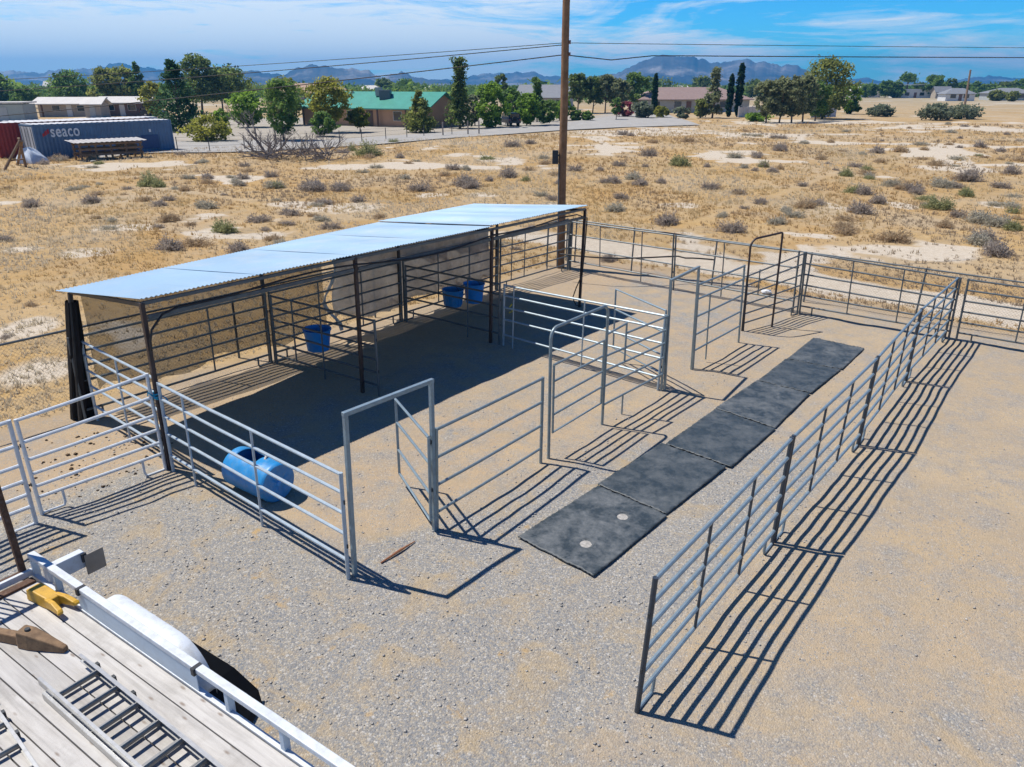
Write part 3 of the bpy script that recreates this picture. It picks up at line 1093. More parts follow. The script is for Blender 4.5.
# frame
for de in (-.03, TW + .03):
    MB().bar(T(-.02, de, DZ - .045), T(TL, de, DZ - .045), .05, .13, UPK).build('frame_rail', TWHITE, trl, bevel=.006)
for al in (.4, 1.2, 2.0, 2.8, 3.6, 4.4, 5.1):
    MB().bar(T(al, .0, DZ - .08), T(al, TW, DZ - .08), .05, .07, UPK).build('cross_member', RUST, trl)
RZ = DZ + .245
for de, sg in ((-.045, 1), (TW + .045, -1)):
    MB().bar(T(.0, de, RZ), T(TL, de, RZ), .075, .055, UPK).build('side_rail', TWHITE, trl, bevel=.008)
    for al in (.48, 3.18, 3.85, 4.6, 5.15):
        MB().bar(T(al, de, DZ - .02), T(al, de, RZ - .028), .06, .05, CROT @ TT).build('stake', TBLUE, trl, bevel=.004)
    MB().bar(T(.03, de, DZ - .02), T(.03, de, RZ - .028), .06, .05, CROT @ TT).build('stake', TBLUE, trl, bevel=.004)
    # splash panel between rail and deck along the fender
    MB().box(T(1.87, de + .03 * sg, (DZ + RZ) / 2 - .01), CROT @ TT * .93, CROT @ TN * .003, UPK * .125).build('splash_panel', TBLUE, trl)
    # dark rail clamps
    for al in (.98, 2.79):
        MB().box(T(al, de + .012 * sg, RZ - .005), CROT @ TT * .02, CROT @ TN * .045, UPK * .036).build('clamp', BLACK_M, trl)
    # fender: rounded top sheet with an outer lip
    f0, f1 = 1.02, 2.68
    zt = DZ + .235

    def fprof(u):
        al = f0 + (f1 - f0) * u
        cc_ = .42
        x = al - f0; y_ = f1 - al
        e = min(x, y_)
        drop = 0 if e > cc_ else (cc_ - math.sqrt(max(0, cc_ * cc_ - (cc_ - e) ** 2)))
        return al, zt - drop

    us = [.5 - .5 * math.cos(math.pi * i / 40) for i in range(41)]
    vs = []; fs = []
    fo = -.24 * sg; fi = -.04 * sg
    for u in us:
        al, z = fprof(u)
        for de2, dz in ((fi, 0), (fo * .9, 0), (fo * .985, -.012), (fo, -.035), (fo, -.085)):
            vs.append(T(al, (0 if sg > 0 else TW) + de2, max(z + dz, .34)))
    for i in range(40):
        for k in range(4):
            fs.append((i * 5 + k, i * 5 + k + 1, (i + 1) * 5 + k + 1, (i + 1) * 5 + k))
    MB().add(vs, fs).build('fender', TWHITE, trl, True, solid=.004)
    # tandem wheels
    for al in (1.42, 2.26):
        wb = T(al, (0 if sg > 0 else TW) - .165 * sg, .335)
        axw = CROT @ TN * -sg
        w = MB().lathe(wb, axw, [(.2, -.1), (.3, -.1), (.325, -.08), (.332, -.03), (.332, .03), (.325, .08), (.3, .1), (.2, .1)], 28).build('wheel', TYRE, trl, True)
        MB().lathe(wb, axw, [(.2, .1), (.19, .07), (.12, .06), (.06, .075), (0, .075)], 20).build('rim', RIM, w, True)
def tpx(px, py, z): return K(*kg(px, py, z))
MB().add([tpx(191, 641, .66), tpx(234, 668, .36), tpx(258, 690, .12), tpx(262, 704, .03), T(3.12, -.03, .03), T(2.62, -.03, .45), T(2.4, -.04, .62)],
         [(0, 1, 6), (1, 5, 6), (1, 2, 5), (2, 4, 5), (2, 3, 4)]).build('shadow_sheet', mat('shadow_black', (.006, .006, .007), .7, 0, .2, 5, spec=.2), trl, solid=.012)  # added black sheet, shaped to the trailer's shadow beyond the fender end
# tail light box on the outer side
MB().bar(T(.25, -.04, DZ + .09), T(.25, -.42, DZ + .09), .09, .19, UPK).build('light_bracket', TWHITE, trl, bevel=.008)
MB().box(T(.315, -.50, DZ + .03), CROT @ TT * .006, CROT @ TN * .1, UPK * .12).build('licence_bracket', mat('tan_plate', (.30, .27, .23), .6, .3), trl)
MB().box(T(.3, -.405, DZ + .12), CROT @ TT * .012, CROT @ TN * .025, UPK * .05).build('tail_light', BLACK_M, trl)
# raised loading ramp at the tail: uprights, cross bars and mesh bars
rmp = MB()
lean = -.10
for de in (.05, TW - .05):
    MB().bar(T(-.04, de, DZ - .02), T(-.04 + lean, de, DZ + 1.25), .06, .05, CROT @ TT).build('ramp_upright', RUST, trl, bevel=.003)
for z in (.05, 1.22):
    MB().bar(T(-.04 + lean * z / 1.25, .08, DZ + z), T(-.04 + lean * z / 1.25, TW - .08, DZ + z), .05, .05, UPK).build('ramp_crossbar', RUST, trl)
mb = MB()
for k in range(26):
    de = .4 + (TW - .5) * k / 25
    mb.bar(T(-.05, de, DZ + .08), T(-.05 + lean * .97, de, DZ + 1.2), .012, .03, CROT @ TT)
mb.build('ramp_slats', RUST, trl)
# coupling tongue
MB().bar(T(TL - .1, .2, DZ - .08), T(TL + 1.2, TW / 2, DZ - .1), .06, .1, UPK).build('tongue', TWHITE, trl)
MB().bar(T(TL - .1, TW - .2, DZ - .08), T(TL + 1.2, TW / 2, DZ - .1), .06, .1, UPK).build('tongue', TWHITE, trl)
MB().poly([T(TL + .9, TW / 2, 0), T(TL + .9, TW / 2, DZ)], .03, 8).build('jack', RUST, trl)

# ladders on the deck
ALU = mat('aluminium', (.48, .48, .47), .38, .75, .12, 10, (.25, .24, .22), .3)
ALU_SHADOW = mat('shadowed_aluminium', (.24, .24, .235), .45, .6, .15, 10)  # darker copy of the aluminium: the rungs' shadow sides put into the colour
DZL = DZ + .004


def tl(px, py, z):
    p = kg(px, py, z)
    v = p - T0
    return v.dot(TT), v.dot(TN)


def ladder(label, A, ang, W, L, double, zb=DZL):
    """extension ladder lying flat; A trailer (al,de) of its near-left start, ang from the trailer axis"""
    ca, sa = math.cos(ang), math.sin(ang)

    def P(x, y, z):
        return T(A[0] + x * ca - y * sa, A[1] + x * sa + y * ca, z)
    root = thing('extension_ladder', P(L / 2, W / 2, zb), label, 'ladder')
    dx = (P(1, 0, 0) - P(0, 0, 0)); dy = (P(0, 1, 0) - P(0, 0, 0))
    for k, (y0, y1) in enumerate(((0, W),) + (((.035, W - .035),) if double else ())):
        z = zb + .04 + k * .062
        x0 = 0 if k == 0 else -.12
        for y, s in ((y0, 1), (y1, -1)):
            m_ = MB()
            m_.box(P((x0 + L) / 2, y, z), dx * (L - x0) / 2, dy * .0025, UPK * .026)
            m_.box(P((x0 + L) / 2, y + s * .011, z + .033), dx * (L - x0) / 2, dy * .0125, UPK * .0022)
            m_.box(P((x0 + L) / 2, y + s * .011, z - .033), dx * (L - x0) / 2, dy * .0125, UPK * .0022)
            m_.build('side_rail', ALU, root)
        x = .1 + k * .07
        while x < L - .05:
            MB().poly([P(x, y0 + .002, z), P(x, y1 - .002, z)], .027, 8, squash=.6).build('rung', ALU_SHADOW, root, True)
            x += .305
    for x, y in ((.04, 0), (.3, 0), (.6, 0)):
        MB().box(P(x, y - .012, zb + .05), dx * .02, dy * .012, UPK * .03).build('bracket', PIN, root)
    return root


la = tl(42, 679, DZ + .05); lb = tl(142, 767, DZ + .05)
lc = tl(92, 663, DZ + .1)
angl = math.atan2(lb[1] - la[1], lb[0] - la[0])
# the rails run from the start line la..lc
ladder('grey aluminium extension ladder lying flat on the trailer deck beside the side rail', (la[0] + .20, la[1] + .09 - .43 * math.cos(angl)), angl, .43, 3.3, True)
l2a = tl(0, 712, DZ + .05); l2b = tl(38, 767, DZ + .05)
ang2 = math.atan2(l2b[1] - l2a[1], l2b[0] - l2a[0])
ladder('pale aluminium ladder lying at the lower left corner of the trailer deck', (l2a[0] - .25 * math.cos(ang2), l2a[1] - .25 * math.sin(ang2)), ang2, .38, 2.6, False)

# digger teeth lying on the deck
YEL = mat('yellow_paint', (.60, .34, .03), .5, .0, .18, 8, (.25, .15, .06), .4)
BRN = mat('worn_brown_steel', (.24, .15, .08), .75, .1, .35, 9, (.10, .05, .03), .6)


def tooth(label, A, B, width, m, flip=1, pointed=False):
    """forked cast shank: a bent body, two jaws"""
    a = Vector((A[0], A[1])); b = Vector((B[0], B[1]))
    d = (b - a); L = d.length; d.normalize(); nrm = Vector((-d.y, d.x)) * flip

    def P(x, y, z): return T(a.x + d.x * x + nrm.x * y, a.y + d.y * x + nrm.y * y, DZ + .004 + z)
    root = thing('digger_tooth', P(L / 2, 0, 0), label, 'digger tooth')
    w = width / 2
    if not pointed:
        prof = [(0, 0, .11), (.06 * L / .5, .005, .14), (.38 * L, .0, .13), (.55 * L, 0, .12), (.62 * L, .0, .11)]
        vs = []
        for x, z0, z1 in prof:
            k = w * (1 if x < .5 * L else .92)
            vs += [P(x, -k, z0), P(x, k, z0), P(x, k * .86, z1), P(x, -k * .86, z1)]
        fs = [(3, 2, 1, 0)]
        for i in range(len(prof) - 1):
            for k in range(4):
                fs.append((i * 4 + k, i * 4 + (k + 1) % 4, i * 4 + 4 + (k + 1) % 4, i * 4 + 4 + k))
        n = (len(prof) - 1) * 4
        fs.append((n, n + 1, n + 2, n + 3))
        MB().add(vs, fs).build('shank', m, root, bevel=.012)
        for s in (-1, 1):
            pr = [(.52 * L, .02, .12), (.75 * L, .03, .13), (.95 * L, .05, .10), (1.0 * L, .06, .08)]
            vs = []
            for i, (x, z0, z1) in enumerate(pr):
                y0, y1 = s * w * (.38 + .15 * i), s * w * (.95 + .22 * i)
                vs += [P(x, y0, z0), P(x, y1, z0), P(x, y1, z1), P(x, y0, z1)]
            fs = [(0, 1, 2, 3), (15, 14, 13, 12)]
            for i in range(3):
                for k in range(4):
                    fs.append((i * 4 + k, i * 4 + 4 + k, i * 4 + 4 + (k + 1) % 4, i * 4 + (k + 1) % 4))
            MB().add(vs, fs).build('jaw', m, root, bevel=.01)
    else:
        prof = [(0, .0, .10, .7), (.25 * L, .0, .10, .7), (.44 * L, .0, .10, .75), (.47 * L, .0, .17, 1.15), (.6 * L, 0, .16, 1.2), (.8 * L, 0, .11, .85), (1.0 * L, 0, .05, .5)]
        vs = []
        for x, z0, z1, k in prof:
            vs += [P(x, -w * k, z0), P(x, w * k, z0), P(x, w * k * .8, z1), P(x, -w * k * .8, z1)]
        fs = [(3, 2, 1, 0)]
        for i in range(len(prof) - 1):
            for k in range(4):
                fs.append((i * 4 + k, i * 4 + (k + 1) % 4, i * 4 + 4 + (k + 1) % 4, i * 4 + 4 + k))
        n = (len(prof) - 1) * 4
        fs.append((n, n + 1, n + 2, n + 3))
        MB().add(vs, fs).build('shank', m, root, bevel=.012)
        MB().lathe(P(.56 * L, 0, .16), UPK, [(0, .02), (.022, .02), (.026, 0)], 12).build('pin', PIN, root, True)
    return root


tooth('yellow forked digger tooth lying on the trailer deck near the tail', tl(33, 590, DZ + .07), tl(70, 609, DZ + .07), .15, YEL)
tooth('rusty brown pointed digger tooth lying on the trailer deck next to the yellow one', tl(-14, 631, DZ + .06), tl(66, 648, DZ + .04), .13, BRN, 1, True)

# ------------------------------------------------------------------ utility pole, wires
POLE = mat('pole_wood', (.22, .12, .06), .85, 0, .3, 3, (.34, .22, .13), .5, bump=.5)
pb = K(1.46, 23.35, 0)
ptop = pb + Vector((-.02, 0, 11.5))
root = thing('utility_pole', pb, 'tall brown wooden utility pole standing behind the far end of the shelter', 'utility pole')
n = 14
MB().poly([pb.lerp(ptop, i / n) + Vector((.006 * math.sin(i * 1.3), 0, -.3 if i == 0 else 0)) for i in range(n + 1)], [.135 - .045 * i / n for i in range(n + 1)], 16).build('pole', POLE, root, True)


def at_depth(px, py, depth):
    """point seen at a pixel at a given forward distance (level frame)"""
    return CAM + (FW0 + ((px - CX) / F_PX) * RT0 - ((py - CY) / F_PX) * UP0) * depth


dep = (pb - CAM).dot(FW0)
def pole_at(py):
    # height on the pole seen at image row py
    lo, hi = 0., 11.4
    for _ in range(40):
        m = (lo + hi) / 2
        q = pb.lerp(ptop, m / 11.5)
        d = q - CAM
        yy = CY - F_PX * d.dot(UP0) / d.dot(FW0)
        if yy > py: lo = m
        else: hi = m
    return pb.lerp(ptop, lo / 11.5)


mbx = pole_at(157)
MB().box(mbx + Vector((-.23, -.05, 0)), Vector((.09, 0, 0)), Vector((0, .06, 0)), Vector((0, 0, .2))).build('meter_box', BLACK_M, root, bevel=.01)
MB().bar(mbx + Vector((-.16, -.04, .05)), mbx + Vector((-.08, -.02, .05)), .04, .05).build('bracket', PIN, root)
MB().poly([mbx + Vector((-.12, -.1, -.2)), pole_at(215) + Vector((-.1, -.12, 0)), pb + Vector((-.1, -.13, .05))], .02, 6).build('conduit', GALV_D, root, True)
for py in (43, 55):
    q = pole_at(py)
    MB().lathe(q + Vector((.12, -.06, -.03)), Vector((0, 0, 1)), [(0, 0), (.035, .0), (.04, .03), (.025, .05), (.04, .07), (.03, .1), (0, .1)], 12).build('insulator', mat('insulator', (.2, .12, .1), .3), root, True)
    MB().bar(q + Vector((-.02, -.02, 0)), q + Vector((.14, -.06, -.01)), .03, .03).build('bracket', PIN, root)
WIRE = mat('wire', (.015, .015, .017), .6)


def wire(label, a, b, sag, r=.011, extra=()):
    n = 30
    pts = []
    for i in range(n + 1):
        f = i / n
        p = a.lerp(b, f) - Vector((0, 0, sag * 4 * f * (1 - f)))
        for (fc, wd, amp) in extra:
            p = p - Vector((0, 0, amp * math.exp(-((f - fc) / wd) ** 2)))
        pts.append(p)
    o = MB().poly(pts, r, 6).build('overhead_wire', WIRE, None, True)
    return tag(o, label, 'wire', 'overhead wires at the utility pole')


w1 = pole_at(45); w2 = pole_at(55); w3 = pole_at(43)
wire('thin upper overhead wire running left from the utility pole', w3 + Vector((-.1, 0, 0)), at_depth(-330, 91, 40), .25, .009)
wire('middle overhead wire running left from the utility pole', w1 + Vector((-.1, 0, 0)), at_depth(-330, 105, 38), .3, .012)
wire('lowest thick overhead wire running left from the utility pole', w2 + Vector((-.1, 0, 0)), at_depth(-330, 143, 36), .2, .014)
wire('thick overhead wire with a dip beside the utility pole, running right', w2 + Vector((.12, -.06, 0)), at_depth(1400, 57, 33), .05, .014, ((.03, .02, .13),))
wire('thin overhead wire running right above the thick dipped wire', w3 + Vector((.12, -.06, 0)), at_depth(1400, 49, 33), .05, .008)

# ------------------------------------------------------------------ vegetation
def crown(kind, H, R, n, leaf, seed, base=.12, lobes=.35, clump=.16):
    """leaf quads spread through a crown; returns V, F, tone"""
    r = np.random.default_rng(seed)
    ncl = max(24, int(n / (26 if kind != 'column' else 9)))
    z = r.uniform(0, 1, ncl)
    if kind == 'cone':
        z = z ** 1.35; prof = np.maximum(.08, (1 - z) ** .8) * np.minimum(1, .55 + z * 5)
    elif kind == 'column':
        prof = np.sin(np.pi * np.clip(.06 + z * .92, 0, 1)) ** .55
    elif kind == 'umbrella':
        z = z ** .75; prof = .35 + .75 * np.sin(np.pi * np.clip(.15 + .8 * z, 0, 1))
    elif kind == 'loose':
        prof = .45 + .55 * np.abs(np.sin(3.1 * z + 1.0))
        prof *= (1 - .5 * z)
    else:
        prof = np.sqrt(np.clip(1 - (2 * z - 1) ** 2, 0, 1)) * .95 + .1
    an = r.uniform(0, 2 * np.pi, ncl)
    lob = 1 + (lobes * .5 if kind == 'cone' else lobes) * (np.sin(an * 2 + seed + z * 5) * .5 + np.sin(an * 3 + z * 9 + seed * 2) * .5) + r.normal(0, .10, ncl)
    rho = np.sqrt(r.uniform(.25, 1, ncl)) * prof * lob
    if kind == 'loose': rho *= r.uniform(.5, 1.2, ncl)
    C = np.stack([rho * np.cos(an) * R, rho * np.sin(an) * R, (base + (1 - base) * z) * H], 1)
    tone_c = np.clip(r.normal(.5, .2, ncl) + .12 * (z - .5), 0, 1)
    m = n // ncl
    idx = np.repeat(np.arange(ncl), m)
    sg = clump * R * (.7 if kind == 'column' else 1.0)
    P = C[idx] + r.normal(0, 1, (len(idx), 3)) * np.array([sg, sg, sg * .75]) * ((1.15 - .85 * z[idx])[:, None] if kind == 'cone' else 1.0)
    P[:, 2] = np.maximum(P[:, 2], .02 * H)
    out_ = P - np.array([0, 0, (base + .45 * (1 - base)) * H]); out_ /= np.linalg.norm(out_, axis=1)[:, None] + 1e-6
    nr = out_ * .3 + np.array([-.25, 0, .6]) + r.normal(0, .75, (len(idx), 3)); nr /= np.linalg.norm(nr, axis=1)[:, None]
    u = np.cross(nr, r.normal(0, 1, (len(idx), 3))); u /= np.linalg.norm(u, axis=1)[:, None] + 1e-6
    w = np.cross(nr, u)
    s = leaf * r.uniform(.6, 1.4, len(idx))[:, None]
    V = np.stack([P + u * s, P + w * s * .55, P - u * s, P - w * s * .55], 1).reshape(-1, 3)
    Fc = np.arange(len(V)).reshape(-1, 4)
    tone = np.repeat(np.clip(tone_c[idx] + r.normal(0, .15, len(idx)), 0, 1), 4)
    return V, Fc, tone, C


BARK = mat('bark', (.16, .11, .075), .9, 0, .3, 5)
BARK_G = mat('grey_bark', (.26, .22, .19), .9, 0, .25, 6)
LM = {
    'pale': leafmat('pale_olive_leaf', (.13, .15, .07), (.36, .39, .20)),
    'pine': leafmat('pine_leaf', (0.066, 0.109, 0.034), (0.253, 0.320, 0.086)),
    'dark': leafmat('dark_conifer_leaf', (0.022, 0.066, 0.030), (0.101, 0.197, 0.072)),
    'olive': leafmat('olive_leaf', (0.122, 0.159, 0.041), (0.369, 0.391, 0.108)),
    'bright': leafmat('bright_leaf', (0.075, 0.159, 0.021), (0.321, 0.484, 0.068)),
    'yellow': leafmat('yellow_green_leaf', (.09, .12, .012), (.24, .26, .03)),
    'grey': leafmat('grey_green_leaf', (0.112, 0.139, 0.088), (0.286, 0.324, 0.208)),
    'cyp': leafmat('cypress_leaf', (0.014, 0.042, 0.017), (0.052, 0.104, 0.036)),
    'mid': leafmat('mid_green_leaf', (0.066, 0.139, 0.034), (0.253, 0.370, 0.086)),
    'pink': leafmat('pink_blossom', (.10, .09, .04), (.42, .07, .12)),
    'yolive': leafmat('gold_olive_leaf', (0.140, 0.169, 0.027), (0.467, 0.444, 0.086)),
}
_seed = [100]


def tree(name, label, px0, px1, ytop, ybase, kind, lm, n=1800, group='trees beyond the field', cat='tree', base=.16, leaf=None, trunk=True, lobes=.5,
         trunks=1, clump=.135):
    _seed[0] += 1
    sd_ = _seed[0]
    g = G((px0 + px1) / 2, ybase)
    k = ppm(g)
    H = (ybase - ytop) / k; Rr = (px1 - px0) / 2 / k
    leaf = leaf or max(.10, 1.5 / k)
    root = thing(name, g, label, cat, group)
    V, Fc, tone, C = crown(kind, H, Rr * {'cone': 1.3, 'column': .72}.get(kind, .92), int(n * 1.7), leaf, sd_, base, lobes, clump)
    np_mesh('crown', V, Fc, LM[lm], tone, root)
    if trunk:
        r = random.Random(sd_)
        mb = MB()
        for q in range(trunks):
            ox = (q - (trunks - 1) / 2) * Rr * .5
            tr = max(.07, H * .022)
            top = Vector((ox * 1.3 + r.uniform(-.05, .05) * H, r.uniform(-.04, .04) * H, H * (.8 if kind in ('cone', 'column') else .62)))
            midp = Vector((ox + r.uniform(-.03, .03) * H, r.uniform(-.03, .03) * H, H * .3))
            mb.poly([g + Vector((ox, 0, -.15)), g + midp, g + top], [tr, tr * .75, tr * .3], 8)
            pick = [C[i] for i in np.random.default_rng(sd_ + q).permutation(len(C))[:7]]
            for c in pick:
                f = r.uniform(.3, .8)
                s_ = Vector((ox, 0, 0)).lerp(midp, min(1, f / .5)) if f < .5 else midp.lerp(top, (f - .5) * 2)
                e = Vector(c)
                mb.poly([g + s_, g + s_.lerp(e, .55) + Vector((0, 0, -.02 * H)), g + e], [tr * .4, tr * .26, tr * .08], 5)
        mb.build('trunk', BARK, root, True)
    return root


GT = 'trees beyond the field'
tree('broad_tree', 'dark green tree clump at the far left edge behind the grey garage', -14, 16, 78, 106, 'round', 'mid')
tree('broad_tree', 'deep green round tree behind the two mobile homes, left of the olive pines', 57, 94, 76, 108, 'round', 'mid', 1800)
tree('bush', 'light green bush peeping over the left mobile home roof', 64, 84, 86, 107, 'round', 'bright', 700, cat='bush', group='bushes', trunk=False)
tree('bush', 'light green bush between the two mobile home roofs', 84, 102, 88, 107, 'round', 'bright', 700, cat='bush', group='bushes', trunk=False)
tree('bush', 'small green bush beside the grey garage roof', 14, 38, 88, 108, 'round', 'mid', 700, cat='bush', group='bushes', trunk=False)
tree('pine_tree', 'olive pine, left one of the cluster behind the right mobile home', 96, 122, 73, 110, 'umbrella', 'olive')
tree('pine_tree', 'olive pine in the middle of the cluster behind the right mobile home', 114, 142, 72, 110, 'umbrella', 'olive')
tree('pine_tree', 'tall darker pine at the right of the cluster behind the mobile homes', 134, 152, 67, 110, 'cone', 'mid')
tree('broad_tree', 'grey olive bush-like tree left of the big dark conifer', 145, 166, 86, 118, 'round', 'yolive', 1000)
tree('conifer_tree', 'big dark spiky conifer at the right end of the blue container', 161, 201, 66, 132, 'cone', 'dark', 3000, base=.05, lobes=.5)
tree('pine_tree', 'tall olive pine standing right behind the dark conifer', 186, 219, 61, 113, 'umbrella', 'pine', 2400, base=.2)
tree('pine_tree', 'broad flat-topped pine right of the tall olive pine', 206, 252, 73, 113, 'umbrella', 'pine', 2600, base=.3, trunks=2)
tree('bush', 'rounded pale green bush on the driveway verge near the blue container', 190, 230, 119, 141.5, 'round', 'yolive', 1500, cat='bush', group='bushes', trunk=False, base=.02)
tree('bush', 'small yellow-green bush behind the rounded pale bush', 214, 230, 111, 125, 'round', 'bright', 600, cat='bush', group='bushes', trunk=False)
tree('broad_tree', 'bright green young tree behind the grey dead tree', 232, 266, 96, 128, 'round', 'bright', 1800)
tree('broad_tree', 'two-toned green tree between the dead tree and the green roof', 267, 301, 86, 141, 'round', 'mid', 2300, lobes=.4)
tree('broad_tree', 'olive tree behind the two-toned tree left of the green roof', 270, 306, 83, 126, 'round', 'olive', 1500)
tree('pine_tree', 'golden olive tree on a visible trunk in front of the green roof', 313, 351, 84, 133, 'round', 'yolive', 2600, base=.28, lobes=.4)
tree('bush', 'dense dark green bush at the foot of the golden olive tree', 312, 335, 115, 137, 'round', 'mid', 1100, cat='bush', group='bushes', trunk=False)
tree('young_tree', 'small bright yellow-green tree in front of the house porch', 350, 370, 110, 133, 'round', 'yellow', 900, base=.3)
tree('conifer_tree', 'grey-green conifer in front of the terracotta gable wall', 407, 434, 94, 133, 'cone', 'olive', 2000, base=.1)
tree('tall_tree', 'tall loose-crowned tree right of the terracotta gable wall', 446, 474, 64, 129, 'loose', 'pine', 2400, base=.05)
tree('broad_tree', 'silvery olive tree right of the tall loose-crowned tree', 466, 484, 96, 126, 'round', 'grey', 900)
tree('broad_tree', 'bright green tree left of the dark off-road car', 478, 506, 87, 127.5, 'round', 'bright', 2200, base=.05)
tree('broad_tree', 'green tree just behind the dark off-road car', 502, 522, 91, 119, 'round', 'mid', 1200)
tree('conifer_tree', 'slim grey-green tree behind the bright hedge left of the utility pole', 528, 546, 82, 122, 'loose', 'mid', 1200)
tree('tall_tree', 'dark small tree on the skyline left of the grey gabled house', 494, 508, 77, 108, 'round', 'pine', 900)
tree('bush', 'bright green bush right of the dark off-road car', 516, 540, 97, 126, 'round', 'bright', 1600, cat='bush', group='bushes', trunk=False)
tree('bush', 'mid green bush beside the bright bush near the utility pole', 536, 556, 103, 125.5, 'round', 'mid', 1200, cat='bush', group='bushes', trunk=False)
tree('bush', 'bright green bush partly behind the utility pole', 552, 572, 101, 121, 'round', 'bright', 900, cat='bush', group='bushes', trunk=False)
tree('bush', 'low clipped green bush just right of the utility pole', 571, 583, 112, 121, 'round', 'mid', 500, cat='bush', group='bushes', trunk=False)
tree('bush', 'low clipped green bush second right of the utility pole', 582, 593, 113, 121, 'round', 'mid', 500, cat='bush', group='bushes', trunk=False)
for i, (a, b, t, bb, lm, lab) in enumerate([
    (567, 588, 78, 113, 'pine', 'roadside pine partly behind the utility pole'),
    (583, 602, 81, 113, 'pine', 'roadside pine second right of the utility pole'),
    (595, 615, 79, 113, 'pale', 'roadside pine in the middle of the row right of the utility pole'),
    (609, 628, 83, 113, 'pale', 'thin olive roadside pine left of the pink blossom bush'),
    (622, 645, 77, 112, 'mid', 'fuller green roadside pine behind the pink blossom bush')]):
    tree('pine_tree', lab, a, b, t, bb, 'umbrella', lm, 1400, base=.3)
tree('young_tree', 'small dark trunked tree beside the pink blossom bush', 611, 621, 100, 120, 'round', 'mid', 500, base=.3)
tree('flowering_bush', 'pink blossoming bush beside the road', 616, 634, 104, 117, 'round', 'pink', 700, cat='bush', group='bushes', trunk=False)
tree('bush', 'silver grey-green bush between pink blossom and the first cypress', 632, 652, 104, 118, 'round', 'grey', 900, cat='bush', group='bushes', trunk=False)
tree('cypress_tree', 'narrow dark cypress standing apart left of the mauve-roofed house middle', 650, 657, 77, 115, 'column', 'cyp', 1300, lobes=.1, base=.04)
tree('bush', 'olive tree-like bush in front of the mauve-roofed house', 671, 693, 92, 111, 'round', 'olive', 1100, cat='bush', group='bushes')
tree('bush', 'low gold-green bush right of the first cypress', 653, 667, 108, 118, 'round', 'yolive', 500, cat='bush', group='bushes', trunk=False)
tree('bush', 'low grey-green bush under the olive tree-like bush', 676, 690, 108, 119, 'round', 'grey', 600, cat='bush', group='bushes', trunk=False)
tree('bush', 'round olive bush left of the tall thin bare-looking tree', 692, 708, 101, 118, 'round', 'olive', 800, cat='bush', group='bushes', trunk=False)
tree('tall_tree', 'tall thin grey-olive tree left of the cypress pair', 702, 722, 72, 118, 'loose', 'pale', 1400, base=.1)
tree('cypress_tree', 'shorter left cypress of the pair near the white vinyl fence', 724, 732, 78, 117, 'column', 'cyp', 1300, lobes=.1, base=.04)
tree('cypress_tree', 'tallest cypress, right one of the pair near the white vinyl fence', 732, 742, 68, 117, 'column', 'cyp', 1500, lobes=.1, base=.04)
tree('bush', 'low flat green shrub below the white vinyl fence', 746, 768, 115, 121.5, 'round', 'bright', 600, cat='bush', group='bushes', trunk=False)
for i, (a, b, t, bb, lm, lab) in enumerate([
    (754, 778, 84, 123, 'pale', 'olive tree at the left end of the big roadside clump'),
    (768, 790, 82, 123, 'pale', 'second olive tree from the left in the big clump'),
    (780, 803, 81, 123, 'pale', 'third olive tree from the left in the big clump'),
    (791, 814, 80, 122, 'pale', 'olive tree in front of the tallest tree in the big clump'),
    (804, 826, 86, 121, 'mid', 'green tree at the front right of the big clump')]):
    tree('olive_tree', lab, a, b, t, bb, 'round', lm, 1700, base=.2)
tree('broad_tree', 'tallest dense green tree at the back of the big clump', 799, 845, 66, 119, 'round', 'olive', 3400, base=.1, lobes=.45)
tree('broad_tree', 'slim green tree at the right edge of the big clump', 838, 856, 88, 114, 'round', 'bright', 900)
tree('bush', 'dark green bush at the right edge of the big clump', 843, 857, 103, 114, 'round', 'mid', 600, cat='bush', group='bushes', trunk=False)
tree('bush', 'dark low shrub standing alone right of the big clump', 870, 892, 107, 116.5, 'round', 'grey', 700, cat='bush', group='bushes', trunk=False)
tree('bush', 'wide dark shrub thicket at the foot of the leaning pole, left half', 920, 950, 106, 120, 'round', 'grey', 1000, cat='bush', group='bushes', trunk=False)
tree('bush', 'wide dark shrub thicket at the foot of the leaning pole, right half', 946, 979, 108, 119, 'round', 'grey', 1000, cat='bush', group='bushes', trunk=False)
